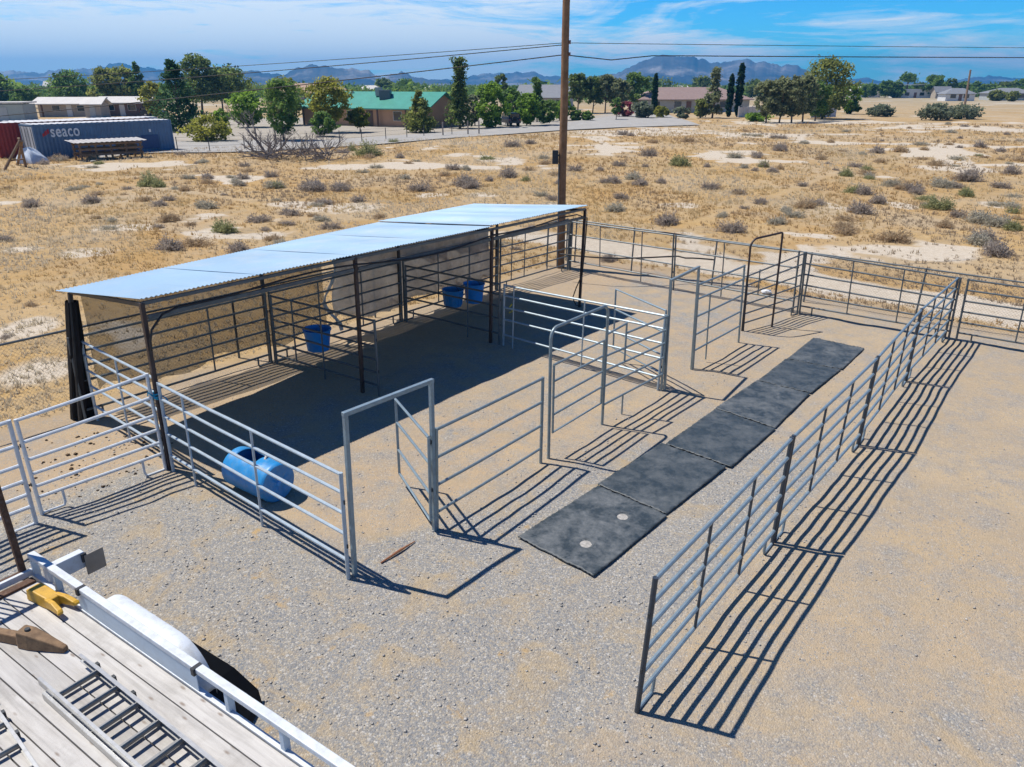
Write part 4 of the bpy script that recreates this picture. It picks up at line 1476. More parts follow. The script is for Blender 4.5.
for (a, b, t, bb, lm, lab) in [
    (877, 893, 83, 98, 'mid', 'distant dark tree left of the palm on the right skyline'),
    (886, 903, 84, 98, 'mid', 'distant dark tree just left of the palm'),
    (920, 941, 78, 98, 'mid', 'distant broad dark tree between two pale houses at the right'),
    (941, 955, 81, 97, 'pine', 'distant dark tree behind the grey-roofed house'),
    (968, 981, 84, 97, 'mid', 'distant tree right of the leaning pole'),
    (980, 994, 86, 97, 'mid', 'distant tree left of the far right house'),
    (860, 876, 80 + 6, 98, 'mid', 'distant tree behind the first pale house'),
    (1010, 1030, 82, 97, 'mid', 'distant dark tree at the right edge of the skyline'),
    (995, 1012, 84, 97, 'pine', 'distant tree just left of the right edge of the skyline'),
    (952, 968, 84, 97, 'mid', 'distant dark tree just left of the leaning pole'),
    (912, 926, 85, 97, 'pine', 'distant small tree right of the palm'),
    (848, 862, 85, 97, 'pine', 'distant tree between the big clump and the first pale house'),
    (1006, 1018, 93, 101.5, 'olive', 'small round tree in front of the far right house'),
    (988, 1003, 92, 101, 'olive', 'small olive tree beside the far right house'),
    (640, 672, 80, 97, 'pine', 'distant tree above the mauve roof left part'),
    (690, 712, 79, 97, 'pine', 'distant tree above the mauve roof right part'),
    (742, 762, 82, 98, 'pine', 'distant tree right of the cypress pair'),
    (375, 395, 81, 96, 'pine', 'distant tree above the green roof ridge'),
    (396, 416, 82, 96, 'mid', 'distant tree right of the rooftop cooler')]:
    tree('distant_tree', lab, a, b, t, bb, 'round', lm, 700, group='distant trees')
# palm
g = G(905, 97.5); k = ppm(g)
root = thing('palm_tree', g, 'tall distant palm rising above the pale houses at the right', 'tree', 'distant trees')
H = 20.5 / k
MB().poly([g + Vector((0, 0, -.2)), g + Vector((.2, 0, H * .85))], [.35, .25], 8).build('trunk', BARK, root, True)
V, Fc, tone, C = crown('round', H * .33, 2.6, 900, .5, 77, .0, .3, .3)
V[:, 2] += H * .72
np_mesh('crown', V, Fc, LM['mid'], tone, root)

# dead tree and brush pile
DEAD = mat('dead_wood', (.20, .175, .165), .9, 0, .25, 4)


def branches(mb, p, d, L, r, depth, rnd):
    q = p + d * L
    m = p.lerp(q, .5) + Vector((rnd.uniform(-1, 1), rnd.uniform(-1, 1), rnd.uniform(-.5, 1))) * L * .08
    mb.poly([p, m, q], [r, r * .8, r * .55], 5)
    if depth == 0: return
    for _ in range(rnd.choice((2, 3, 3))):
        f = rnd.uniform(.45, 1)
        s = p.lerp(q, f)
        nd = (d + Vector((rnd.uniform(-1, 1), rnd.uniform(-1, 1), rnd.uniform(-.35, .75))) * .75).normalized()
        branches(mb, s, nd, L * rnd.uniform(.5, .75), max(.012, r * .55), depth - 1, rnd)


rnd = random.Random(5)
g = G(268, 158)
root = thing('dead_tree', g, 'grey leafless dead tree leaning left at the edge of the driveway', 'dead tree')
mb = MB()
for d, L_ in (((-.62, .1, .85), 2.3), ((-.5, 0, .8), 1.6), ((-.85, 0, .3), 1.3), ((.25, .1, .8), 1.1), ((.75, 0, .4), 1.3), ((.9, .1, .15), 1.5), ((-.95, -.1, .1), 1.3), ((.4, -.1, .5), 1.0)):
    branches(mb, g + Vector((0, 0, .1)), Vector(d).normalized(), L_, .10, 4, rnd)
mb.build('branch', DEAD, root, True)
g = G(303, 160)
root = thing('brush_pile', g, 'low pile of grey cut branches right of the dead tree', 'brush pile')
mb = MB()
for q_ in range(64):
    x = rnd.uniform(-2.8, 2.4)
    p = g + Vector((x, rnd.uniform(-.8, .8), rnd.uniform(.0, .5)))
    branches(mb, p, Vector((rnd.uniform(-1, 1), rnd.uniform(-.5, .5), rnd.uniform(-.05, .75))).normalized(), rnd.uniform(.7, 1.5), .04, 2, rnd)
mb.build('branch', DEAD, root, True)


# desert shrubs
def shrub_mesh(nm, seed, m, twigs, leaves, flat):
    r = np.random.default_rng(seed)
    Vs = []; Fs = []; T_ = []
    # twigs: thin triangles from the base outward, made of two crossing faces
    n = twigs
    an = r.uniform(0, 2 * np.pi, n); el = np.arccos(r.uniform(.05, .98, n)); L = r.uniform(.6, 1.05, n)
    d = np.stack([np.sin(el) * np.cos(an), np.sin(el) * np.sin(an), np.cos(el) * flat], 1)
    lob = 1 + .25 * np.sin(an * 2 + seed) + .15 * np.sin(an * 5 + seed)
    tip = d * (L * lob)[:, None]
    b0 = d * np.array([.25, .25, .0]) * r.uniform(0, 1, n)[:, None]
    side = np.cross(d, r.normal(0, 1, (n, 3))); side /= np.linalg.norm(side, axis=1)[:, None]
    w = .022
    V = np.stack([b0 - side * w, b0 + side * w, tip + side * w * .3, tip - side * w * .3], 1).reshape(-1, 3)
    Vs.append(V); T_.append(np.repeat(r.uniform(0, .5, n), 4))
    # leaflets near the outer shell
    i = r.integers(0, n, leaves)
    P = b0[i] + (tip[i] - b0[i]) * r.uniform(.5, 1.03, leaves)[:, None] + r.normal(0, .05, (leaves, 3))
    u = r.normal(0, 1, (leaves, 3)); u /= np.linalg.norm(u, axis=1)[:, None]
    v = r.normal(0, 1, (leaves, 3)); v /= np.linalg.norm(v, axis=1)[:, None]
    s = r.uniform(.035, .075, leaves)[:, None]
    V2 = np.stack([P + u * s, P + v * s * .6, P - u * s, P - v * s * .6], 1).reshape(-1, 3)
    Vs.append(V2); T_.append(np.repeat(np.clip(.55 + .3 * (P[:, 2]) + r.normal(0, .2, leaves), 0, 1), 4))
    V = np.concatenate(Vs); V[:, 2] = np.maximum(V[:, 2], 0)
    Fc = np.arange(len(V)).reshape(-1, 4)
    o = np_mesh(nm, V, Fc, m, np.concatenate(T_))
    return o


SH = {
    'g': leafmat('sage_leaf', (0.307, 0.271, 0.209), (0.620, 0.580, 0.455), .5),
    'o': leafmat('shrub_olive_leaf', (0.200, 0.209, 0.090), (0.470, 0.470, 0.235), .5),
    'b': leafmat('shrub_brown_twig', (0.362, 0.254, 0.164), (0.620, 0.486, 0.298), .5),
    'd': leafmat('shrub_grey_twig', (0.254, 0.209, 0.181), (0.517, 0.447, 0.368), .5),
}
protos = {}
SHLAB = {'g': 'pale grey-green sagebrush growing among the dry grass of the field',
         'o': 'olive green low shrub growing among the dry grass of the field',
         'b': 'dry brown twiggy shrub growing among the dry grass of the field',
         'd': 'dark grey twiggy shrub growing among the dry grass of the field'}
for kk in SH:
    protos[kk] = [shrub_mesh('desert_shrub', 300 + ord(kk) + v * 7, SH[kk], 300, 1700, .72 if kk != 'd' else .8) for v in range(3)]
used = set()
shr = random.Random(21)
nshrub = [0]


def in_corral(x, y):
    """inside the yard (with the fences round it)"""
    p = CROT.transposed() @ (Vector((x, y, tz(x, y))) - CAM) + CAM
    v = Vector((p.x, p.y)) - Vector((2.0, 24.2))
    a = v.dot(Vector((.79, -.61))); b = v.dot(Vector((.61, .79)))
    a2 = v.dot(Vector((-.6, -.8)))
    # back line and rear line of the chain-link
    side_back = v.x * .585 + v.y * .81      # >0 beyond the back fence
    side_rear = -(v.x * .80 - v.y * .60)    # >0 beyond the rear fence
    return side_back < .8 and side_rear < .6


def shrub(kk, x, y, w, h=None):
    z = tz(x, y)
    key = shr.randrange(3)
    pr = protos[kk][key]
    if (kk, key) not in used:
        o = pr; used.add((kk, key))
    else:
        o = pr.copy(); COL.objects.link(o)
    s = w / 2 / .95
    o.location = (x, y, z - .03)
    o.rotation_euler = (0, 0, shr.uniform(0, 6.28))
    hs = (h / w * 2 if h else shr.uniform(.65, 1.0))
    o.scale = (s, s * shr.uniform(.8, 1.1), s * hs)
    tag(o, SHLAB[kk], 'shrub', 'desert shrubs in the dry field')
    nshrub[0] += 1


HAND = '''33 206 22 d,91 202 22 d,145 200 16 b,150 185 28 o,206 207 24 g,6 240 18 d,169 220 24 b,191 224 12 b,225 231 28 o,240 185 14 d,276 187 16 o,310 190 22 d,98 194 14 b,31 305 16 b,6 337 14 d,112 221 16 g,
757 155 12 d,780 149 16 d,763 166 14 o,755 170 10 d,846 175 18 o,877 152 18 d,900 151 18 b,869 176 14 g,892 185 20 g,913 190 22 d,942 186 26 g,969 180 30 d,966 195 20 o,1011 173 20 d,1001 187 18 d,761 202 14 d,806 206 20 b,878 202 22 d,860 212 28 d,937 208 28 o,958 216 20 d,980 222 34 g,999 225 30 g,983 240 30 d,777 223 22 g,844 228 22 b,894 240 34 b,1013 212 14 o,1007 134 8 d,
732 231 27 d,760 203 14 d,737 193 15 b,804 207 22 b,845 233 24 b,916 193 18 d,995 254 36 d,979 243 32 g,1013 229 24 o,945 226 22 b,621 198 18 d,615 210 24 g,666 223 28 d,722 216 16 g,738 193 14 d,708 188 14 d,
623 134 12 d,631 135 9 d,649 155 20 d,619 165 14 d,645 166 9 d,633 178 20 g,606 182 14 d,680 165 24 o,707 166 10 d,735 157 16 g,757 157 12 d,744 167 12 g,764 166 14 d,780 150 18 d,710 188 18 d,661 182 14 d,688 141 14 b,653 142 12 b,780 168 13 b,
614 182 18 d,575 170 16 d,466 169 14 g,489 180 12 d,508 176 24 d,530 143 12 d,512 146 18 d,469 185 26 d,526 180 12 o,544 158 12 g,368 155 30 o,352 150 14 o,394 142 10 o,400 157 12 d,470 187 22 d,445 175 14 b,340 188 18 d,312 187 24 d,189 178 14 g,207 178 16 d,159 186 18 o,231 177 10 g,243 178 16 d,239 185 14 g,275 187 22 g,271 176 16 d,316 190 26 d,341 190 20 d,185 190 16 b,145 184 14 d,59 159 16 b,464 185 25 d,541 195 15 g,552 199 14 d,600 170 12 d,560 183 14 d,420 190 22 d,405 178 14 g'''
taken = []
for ent in HAND.replace('\n', '').split(','):
    a = ent.split()
    if len(a) < 4: continue
    px, py, w, kk = float(a[0]), float(a[1]), float(a[2]), a[3]
    g = G(px, py + 1)
    k = ppm(g)
    ww = min(2.6, w * 1.0 / k)
    shrub(kk, g.x, g.y, ww, ww * (.52 if kk != 'o' else .62))
    taken.append((g.x, g.y))
tries = 0
while nshrub[0] < 285 and tries < 4000:
    tries += 1
    D = 24 * (150 / 24) ** (shr.random() ** 1.1)
    x = shr.uniform(-.85, .85) * D * .95; y = math.sqrt(max(1, D * D - x * x * .0))
    g = Vector((x, y, tz(x, y)))
    if in_corral(x, y): continue
    dd = g - CAM
    px = CX + F_PX * dd.dot(RT0) / dd.dot(FW0); py = CY - F_PX * dd.dot(UP0) / dd.dot(FW0)
    if py < 124 or (px < 700 and py < 160 - .03 * px): continue
    if px < -60 or px > 1090: continue
    if py > 262 and px > 520: continue
    if min((abs(a - x) + abs(b - y) for a, b in taken), default=9) < .8: continue
    if fbm(np.array([x / 14]), np.array([y / 14]), 3, 2)[0] < .42: continue
    kk = shr.choice('ddgbobdgb')
    shrub(kk, x, y, shr.uniform(.35, 1.0) * (1 + .007 * D))
    taken.append((x, y))
for kk in protos:
    for v, pr in enumerate(protos[kk]):
        if (kk, v) not in used: bpy.data.objects.remove(pr)

# ------------------------------------------------------------------ buildings
def house(name, label, P, u, Wd, Dp, hw, hr, wm, rm, roof='gable', wins=(), door=None, cat='house', over=.5, group=None, posts=()):
    """P near-left ground corner, u unit direction of the front; gable ends at both ends of the front"""
    u = Vector(u).normalized(); v = Vector((-u.y, u.x, 0))
    if (P + v - CAM).length < (P - CAM).length: v = -v
    Z = Vector((0, 0, 1))
    root = thing(name, P + u * Wd / 2 + v * Dp / 2, label, cat, group)

    def Q(a, b, z): return P + u * a + v * b + Z * z
    vs = [Q(0, 0, -.4), Q(Wd, 0, -.4), Q(Wd, Dp, -.4), Q(0, Dp, -.4), Q(0, 0, hw), Q(Wd, 0, hw), Q(Wd, Dp, hw), Q(0, Dp, hw)]
    fs = [(0, 1, 5, 4), (2, 3, 7, 6), (1, 2, 6, 5), (3, 0, 4, 7)]
    if roof == 'gable':
        vs += [Q(0, Dp / 2, hr - .04), Q(Wd, Dp / 2, hr - .04)]
        fs += [(4, 8, 7), (5, 6, 9)]
    MB().add(vs, fs).build('wall', wm, root)
    hip = Dp / 2 if roof == 'hip' else 0
    e = over
    lo = hw - (hr - hw) * e / (Dp / 2)
    th = .14
    if roof in ('gable', 'hip'):
        A_ = [Q(-e, -e, lo), Q(Wd + e, -e, lo), Q(Wd + e, Dp + e, lo), Q(-e, Dp + e, lo)]
        r0 = Q(-e + (hip + e if hip else 0), Dp / 2, hr); r1 = Q(Wd + e - (hip + e if hip else 0), Dp / 2, hr)
        v1 = A_ + [r0, r1]
        v2 = [p_ + Z * th for p_ in v1]
        f = [(0, 1, 5, 4), (2, 3, 4, 5), (1, 2, 5), (3, 0, 4)] if hip else [(0, 1, 5, 4), (2, 3, 4, 5)]
        fl = [tuple(i + 6 for i in q_) for q_ in f] + [tuple(reversed(q_)) for q_ in f]
        edge = [(0, 1), (1, 2), (2, 3), (3, 0)] if hip else [(0, 1), (2, 3), (1, 5), (5, 2), (3, 4), (4, 0)]
        for (a, b) in edge: fl.append((a, b, b + 6, a + 6))
        MB().add(v1 + v2, fl).build('roof', rm, root)
    else:
        MB().box(Q(Wd / 2, Dp / 2, hr), u * (Wd / 2 + e), v * (Dp / 2 + e), Z * .1).build('roof', rm, root)
    for (a, z, w, h) in wins:
        w_ = MB().box(Q(a, -.02, z), u * (w / 2 + .07), v * .05, Z * (h / 2 + .07)).build('window', TRIM, root)
        MB().box(Q(a, -.06, z), u * w / 2, v * .03, Z * h / 2).build('pane', GLASS, w_)
    if door:
        a, w, h, dm = door
        MB().box(Q(a, -.03, h / 2), u * w / 2, v * .05, Z * h / 2).build('door', dm, root)
    for a in posts:
        MB().bar(Q(a, -e + .15, 0), Q(a, -e + .15, lo), .22, .22).build('porch_post', mat('porch_wood', (.12, .07, .05), .8), root)
    return root, Q


TRIM = mat('window_trim', (.6, .58, .55), .6)
GLASS = mat('dark_glass', (.02, .03, .035), .08, 0, .1, 3, spec=.8)
TERRA = mat('terracotta_stucco', (.50, .29, .175), .85, 0, .08, 1)
GREENR = mat('green_metal_roof', (.045, .27, .20), .45, .1, .12, .8, (.10, .34, .27), .4)
BEIGE = mat('beige_siding', (.42, .36, .29), .8, 0, .08, 1)
BROWNS = mat('brown_siding', (.17, .10, .08), .8, 0, .1, 1)
GREYS = mat('grey_siding', (.40, .42, .41), .7, 0, .08, 1)
PALER = mat('pale_roof', (.56, .53, .49), .6, 0, .08, 1)
MAUVE = mat('mauve_tile_roof', (.27, .19, .17), .8, 0, .12, 2)
GREYR = mat('grey_roof', (.20, .21, .23), .8, 0, .1, 2)
WHITEW = mat('white_wall', (.66, .66, .66), .7, 0, .05, 1)
TANR = mat('tan_tile_roof', (.42, .27, .19), .8, 0, .1, 2)
GREYG = mat('grey_garage_panel', (.34, .38, .36), .6, .1, .1, 1)

# green-roofed house
P = G(427, 128.5)
th = R_(24)
un = Vector((-math.cos(th), math.sin(th), 0))
Lh = 20.0
Pl = P + un * Lh
hh, Qh = house('green_roof_house', 'long terracotta house with a green metal roof and a rooftop cooler', Pl, -un, Lh, 8.6, 2.55, 4.3, TERRA, GREENR, 'gable',
               wins=((4.2, 1.45, 1.3, 1.1), (8.2, 1.45, 1.3, 1.1), (15.6, 1.45, 1.2, 1.1)), door=(11.2, 1.0, 2.1, mat('brown_door', (.10, .06, .04), .6)), over=.7,
               posts=(.5, 3.0, 9.8, 12.8, 17.2))
c = Qh(12.2, 2.6, 4.05)
cool = MB().box(c, Vector((.75, 0, 0)), Vector((0, .75, 0)), Vector((0, 0, .62))).build('rooftop_cooler', mat('cooler_metal', (.10, .13, .15), .6, .2), hh, bevel=.04)
MB().bar(Qh(10.9, 3.0, 3.9), Qh(10.9, 3.0, 5.0), .9, .7).build('rooftop_cooler', GREYG, hh)
MB().bar(Qh(6, 3.8, 4.0), Qh(6, 3.8, 4.65), .25, .25).build('vent_pipe', GREYG, hh)
# low west wing with a hip roof
Pw = Pl + un * -.2 + Vector((un.y, -un.x, 0)) * -1.0

# mobile homes, garage, outbuildings
un2 = Vector((.99, .12, 0)).normalized()
house('mobile_home', 'low beige mobile home with a pale shed roof, left of the pair behind the containers', G(40, 117), un2, 9.8, 6, 2.3, 3.1, BEIGE, PALER, 'gable',
      wins=((3, 1.4, 1.2, .9), (7.2, 1.4, 1.2, .9)), door=(5.2, .9, 2, WHITEW), over=1.0, group='mobile homes behind the containers', posts=(1, 8.8))
house('mobile_home', 'brown mobile home with a white roof, right of the pair behind the containers', G(101, 116.5), un2, 8.0, 6, 2.4, 3.2, BROWNS, PALER, 'gable',
      wins=((2, 1.5, 1.1, .9), (5.6, 1.5, 1.3, .9)), door=(3.9, .9, 2, WHITEW), over=.8, group='mobile homes behind the containers', posts=(.5, 7.5))
house('porch_shed', 'small shed with a white pitched roof between the two mobile homes', G(86, 117.5), un2, 2.6, 4, 2.2, 3.0, BEIGE, PALER, 'gable', wins=(), door=(1.3, .9, 1.9, GREYS), cat='shed')
house('garage', 'grey metal garage with a flat pale roof at the far left edge', G(-22, 122), Vector((.97, .24, 0)), 6.6, 6, 2.5, 2.75, GREYG, PALER, 'flat', door=(3.2, 2.4, 2.1, GREYS), over=.25, cat='garage')
house('grey_house', 'grey two-part house with a white gable behind the bright hedge', G(517, 110.5), Vector((.96, -.28, 0)), 11, 8, 2.9, 5.2, GREYS, GREYR, 'gable',
      wins=((3, 1.6, 1.3, 1.2), (7.5, 1.6, 1.3, 1.2)), door=(9.6, 1.6, 2.2, GLASS), over=.6)
house('mauve_roof_house', 'long low pale house with a mauve tiled hip roof behind the cypresses', G(641, 112.5), Vector((.995, .1, 0)), 22.5, 10, 2.6, 4.6, GREYS, MAUVE, 'hip',
      wins=((3, 1.5, 1.5, 1.2), (7.5, 1.5, 1.5, 1.2), (12, 1.5, 1.5, 1.2), (17, 1.5, 1.5, 1.2)), door=(9.8, 1, 2.1, BROWNS), over=.7)
house('tan_roof_house', 'tan tiled roof house seen above the young green tree left of the green roof', G(268, 103), Vector((1, 0, 0)), 24, 10, 3, 5.4, BEIGE, TANR, 'hip', wins=((5, 1.5, 1.6, 1.2), (12, 1.5, 1.6, 1.2), (19, 1.5, 1.6, 1.2)), over=.6, group='distant houses', door=(9, 1, 2.1, BROWNS))
for (x0, x1, yb, hw, hr, wm, rm, rf, lab) in [
    (853, 880, 97.5, 2.7, 4.2, WHITEW, PALER, 'hip', 'distant white house right of the big tree clump'),
    (898, 931, 98, 3.4, 5.0, WHITEW, WHITEW, 'flat', 'distant white flat-roofed house under the palm'),
    (935, 950, 98.5, 2.6, 4.3, BEIGE, GREYR, 'gable', 'distant small grey-gabled house left of the leaning pole'),
    (945, 974, 101, 2.4, 3.9, WHITEW, GREYR, 'hip', 'distant pale house with a grey hip roof at the leaning pole'),
    (992, 1034, 100.5, 2.4, 3.9, GREYS, GREYR, 'hip', 'distant grey-roofed house at the right edge of the field'),
    (625, 650, 97, 2.8, 4.2, WHITEW, PALER, 'gable', 'distant pale house seen above the roadside pines'),
    (675, 693, 95.5, 3, 4.4, WHITEW, PALER, 'gable', 'distant white house above the mauve roof'),
    (358, 382, 97, 3, 4.6, WHITEW, PALER, 'hip', 'distant pale house above the green roof ridge'),
    (408, 430, 96, 2.8, 4.2, WHITEW, PALER, 'gable', 'distant pale house above the terracotta gable'),
    (45, 58, 95, 4, 6.5, WHITEW, PALER, 'gable', 'distant pale shed far behind the mobile homes')]:
    a = G(x0, yb); b = G(x1, yb)
    W_ = (b - a).length
    house('distant_house', lab, a, (b - a), W_, min(12, W_ * .6), hw, hr, wm, rm, rf, wins=((W_ * .25, 1.5, 1.8, 1.2), (W_ * .7, 1.5, 1.8, 1.2)), door=(W_ * .5, 1.1, 2.1, BROWNS), over=.5, group='distant houses')

# leaning old pole
g = G(963.5, 113)
k = ppm(g)
o = MB().poly([g + Vector((0, 0, -.3)), at_depth(970.5, 70, (g - CAM).dot(FW0))], [.24, .17], 8).build('leaning_pole', BARK, None, True)
tag(o, 'old bare wooden pole leaning right among dark shrubs in the far field', 'pole')

# white vinyl fence by the cypresses, pale fence by the clump
def board_fence(label, a, b, h, m, n):
    root = thing('board_fence', a.lerp(b, .5), label, 'fence')
    d = (b - a)
    for i in range(n + 1):
        p = a + d * i / n
        MB().bar(p - Vector((0, 0, .2)), p + Vector((0, 0, h + .1)), .14, .14).build('fence_post', m, root)
    mb = MB()
    for i in range(n):
        p0 = a + d * (i + .06) / n; p1 = a + d * (i + .94) / n
        mb.bar(p0 + Vector((0, 0, h / 2)), p1 + Vector((0, 0, h / 2)), .05, h * .94)
    mb.build('fence_board', m, root)


board_fence('white vinyl fence right of the tallest cypress', G(738, 117.5), G(760, 116), 1.7, WHITEW, 5)
board_fence('pale grey-blue fence right of the big tree clump', G(811, 118), G(835, 117), 1.5, mat('pale_blue_board', (.42, .46, .55), .7), 5)

# wire fence along the driveway
root = thing('wire_fence', G(390, 141), 'low wire fence with thin posts along the driveway in front of the green-roofed house', 'fence')
fpx = [(178, 152), (210, 152), (245, 150), (282, 149.5), (308, 147), (340, 144), (362, 142.5), (386, 140), (407, 138), (424, 137), (443, 136), (452, 135), (468, 134.5), (479, 134)]
fp = [G(*p) for p in fpx]
for i, p in enumerate(fp):
    big = i in (10, 12, 13)
    MB().poly([p - Vector((0, 0, .2)), p + Vector((0, 0, 1.5 if big else 1.25))], .08 if big else .04, 6).build('fence_post', BARK_G if big else PIN, root, True)
for z in (.5, .9, 1.2):
    MB().poly([p + Vector((0, 0, z)) for p in fp], .008, 5).build('wire', WIRE, root, True)


# ------------------------------------------------------------------ vehicles
def car(name, label, c, yaw, col, L=4.3, W=1.8, H=1.75, boxy=True, cat='car'):
    root = thing(name, c, label, cat)
    u = Vector((math.cos(yaw), math.sin(yaw), 0)); v = Vector((-u.y, u.x, 0)); Z = Vector((0, 0, 1))

    def Q(a, b, z): return c + u * a + v * b + Z * z
    if boxy:
        lo = [(-.5, .45), (-.5, 1.02), (.16, 1.06), (.48, .98), (.5, .5)]
        cab = [(-.49, 1.03), (-.46, H), (.08, H), (.17, 1.05)]
    else:
        lo = [(-.5, .4), (-.5, .85), (-.4, .98), (.2, 1.0), (.45, .85), (.5, .45)]
        cab = [(-.42, .97), (-.28, H), (.02, H), (.2, .99)]

    def prism(pts, w0, w1):
        n = len(pts)
        vs = [Q(x * L, -(w0 if i in (0, n - 1) else w1), z) for i, (x, z) in enumerate(pts)] + [Q(x * L, (w0 if i in (0, n - 1) else w1), z) for i, (x, z) in enumerate(pts)]
        fs = [tuple(range(n - 1, -1, -1)), tuple(range(n, 2 * n))] + [(i, (i + 1) % n, n + (i + 1) % n, n + i) for i in range(n)]
        return MB().add(vs, fs)
    prism(lo, W / 2, W / 2).build('body', col, root, bevel=.05)
    prism(cab, W / 2 - .04, W / 2 - .12).build('cabin', col, root, bevel=.04)
    for sd2 in (-1, 1):
        for (x0, x1) in ((-.42, -.2), (-.17, .07)):
            MB().box(Q((x0 + x1) / 2 * L, sd2 * (W / 2 - .085), (1.03 + H) / 2), u * (x1 - x0) / 2 * L, v * .02, Z * (H - 1.2) / 2).build('side_window', GLASS, root)
    MB().box(Q(.125 * L, 0, (1.03 + H) / 2), u * .02 + Z * -.1, v * (W / 2 - .2), Z * (H - 1.2) / 2 + u * -.06).build('windscreen', GLASS, root)
    MB().box(Q(-.485 * L, 0, (1.05 + H) / 2), u * .02, v * (W / 2 - .25), Z * (H - 1.25) / 2).build('rear_window', GLASS, root)
    for sd2 in (-1, 1):
        MB().lathe(Q(.5 * L, sd2 * W * .33, .8), u, [(0, .02), (.1, .02), (.11, -.02)], 12).build('headlight', WHITEW, root, True)
        MB().box(Q(-.502 * L, sd2 * W * .42, .85), u * .015, v * .07, Z * .1).build('tail_light', mat('red_lens', (.4, .02, .02), .3), root)
        for x in (-.3, .32):
            w = MB().lathe(Q(x * L, sd2 * (W / 2 - .1), .38), v * sd2, [(.2, -.12), (.36, -.12), (.38, -.06), (.38, .06), (.36, .12), (.22, .12)], 20).build('wheel', TYRE, root, True)
            MB().lathe(Q(x * L, sd2 * (W / 2 - .1), .38), v * sd2, [(.22, .12), (.18, .08), (0, .1)], 14).build('rim', RIM, w, True)
    if boxy:
        MB().lathe(Q(-.53 * L, .1, 1.0), -u, [(.36, -.08), (.38, 0), (.36, .12), (.0, .12)], 20).build('spare_wheel', TYRE, root, True)
    return root


car('offroad_car', 'dark boxy off-road car with a rear spare wheel parked beside the bright green tree', G(509, 126), R_(112), mat('navy_paint', (.012, .016, .03), .3, .2, .1, 2))
car('parked_car', 'dark parked car at the right end of the brown mobile home', G(155, 116.5), R_(8), mat('black_paint', (.015, .017, .02), .3, .2, .1, 2), 4.4, 1.8, 1.5, False)

# ------------------------------------------------------------------ containers
CBLUE = mat('container_blue', (.11, .19, .31), .55, .1, .12, .8, (.10, .12, .16), .4)
CRED = mat('container_red', (.30, .03, .025), .55, .1, .12, .8, (.2, .05, .04), .4)
CROOF = mat('container_roof', (.55, .55, .56), .6, .1, .1, .8, (.35, .33, .3), .4)
CGREY = mat('container_end_grey', (.50, .52, .55), .6, .1, .08, 1)


def container(label, A, B, H, side_m, end_m, W=2.44):
    """A near-left base, B right base of the face toward the camera"""
    u = (B - A); u.z = 0; L = u.length; u.normalize()
    v = Vector((-u.y, u.x, 0)); Z = Vector((0, 0, 1))
    base = A.copy(); base.z = min(A.z, B.z)

    def Q(a, b, z): return base + u * a + v * b + Z * z
    root = thing('shipping_container', Q(L / 2, W / 2, 0), label, 'container', 'shipping containers')
    for b, s in ((0, -1), (W, 1)):
        n = int(L / .28)
        vs = []; fs = []
        prof = [(0, 0), (.35, 0), (.5, 1), (.85, 1)]
        xs = [(.1 + (L - .2) * (i + f) / n, d) for i in range(n) for f, d in prof] + [(L - .1, 0)]
        for x, d in xs:
            y = b - s * (.03 + .036 * d)
            vs += [Q(x, y, .15), Q(x, y, H - .1)]
        fs = [(2 * i, 2 * i + 2, 2 * i + 3, 2 * i + 1) for i in range(len(xs) - 1)]
        MB().add(vs, fs).build('side_wall', side_m, root)
    fr = MB()
    for a in (.05, L - .05):
        for b in (.05, W - .05):
            fr.bar(Q(a, b, 0), Q(a, b, H), .12, .12)
    for z in (.08, H - .06):
        for b in (.05, W - .05):
            fr.bar(Q(.12, b, z), Q(L - .12, b, z), .1, .13)
        for a in (.05, L - .05):
            fr.bar(Q(a, .12, z), Q(a, W - .12, z), .1, .13)
    fr.build('frame', side_m, root)
    MB().grid(lambda s, t: Q(.06 + (L - .12) * s, .06 + (W - .12) * t, H + .012 + .018 * math.sin(s * 160)), 120, 2).build('roof', CROOF, root)
    for a, s in ((.02, -1), (L - .02, 1)):
        for k in (0, 1):
            dd = MB().box(Q(a, W * (.27 + .46 * k), H / 2), u * .025, v * (W * .21), Z * (H / 2 - .17)).build('door', end_m, root)
            for q_ in (-.12, .12):
                MB().poly([Q(a + .05 * s, W * (.27 + .46 * k) + q_ * W, .2), Q(a + .05 * s, W * (.27 + .46 * k) + q_ * W, H - .2)], .02, 6).build('lock_rod', GALV_D, dd, True)
    MB().box(Q(L / 2, W / 2, .12), u * (L / 2 - .1), v * (W / 2 - .1), Z * .05).build('floor', BARK, root)
    return root, Q, L, u, v


A = G(39.5, 159.8); B = G(175.5, 150.3)
cr, Qc, Lc, uc, vc = container('blue corrugated shipping container with white lettering and a red mark on its side', A, B, 2.55, CBLUE, CGREY)
WL = mat('white_lettering', (.78, .78, .78), .6)
cu = bpy.data.curves.new('txt', 'FONT'); cu.body = 'seaco'; cu.size = 1.0; cu.extrude = .012; cu.offset = .018; cu.space_character = 1.08
to = bpy.data.objects.new('txt', cu); COL.objects.link(to)
dg = bpy.context.evaluated_depsgraph_get()
me = bpy.data.meshes.new_from_object(to.evaluated_get(dg))
bpy.data.objects.remove(to)
me.name = 'lettering'
co = np.array([v.co[:] for v in me.vertices])
wT = co[:, 0].max() - co[:, 0].min(); hT = .62


def along_px(px):
    # distance along the near face of the container where a column of the photograph meets it
    lo, hi = 0., Lc
    for _ in range(40):
        m = (lo + hi) / 2
        d = Qc(m, 0, 1.9) - CAM
        x = CX + F_PX * d.dot(RT0) / d.dot(FW0)
        if x < px: lo = m
        else: hi = m
    return lo


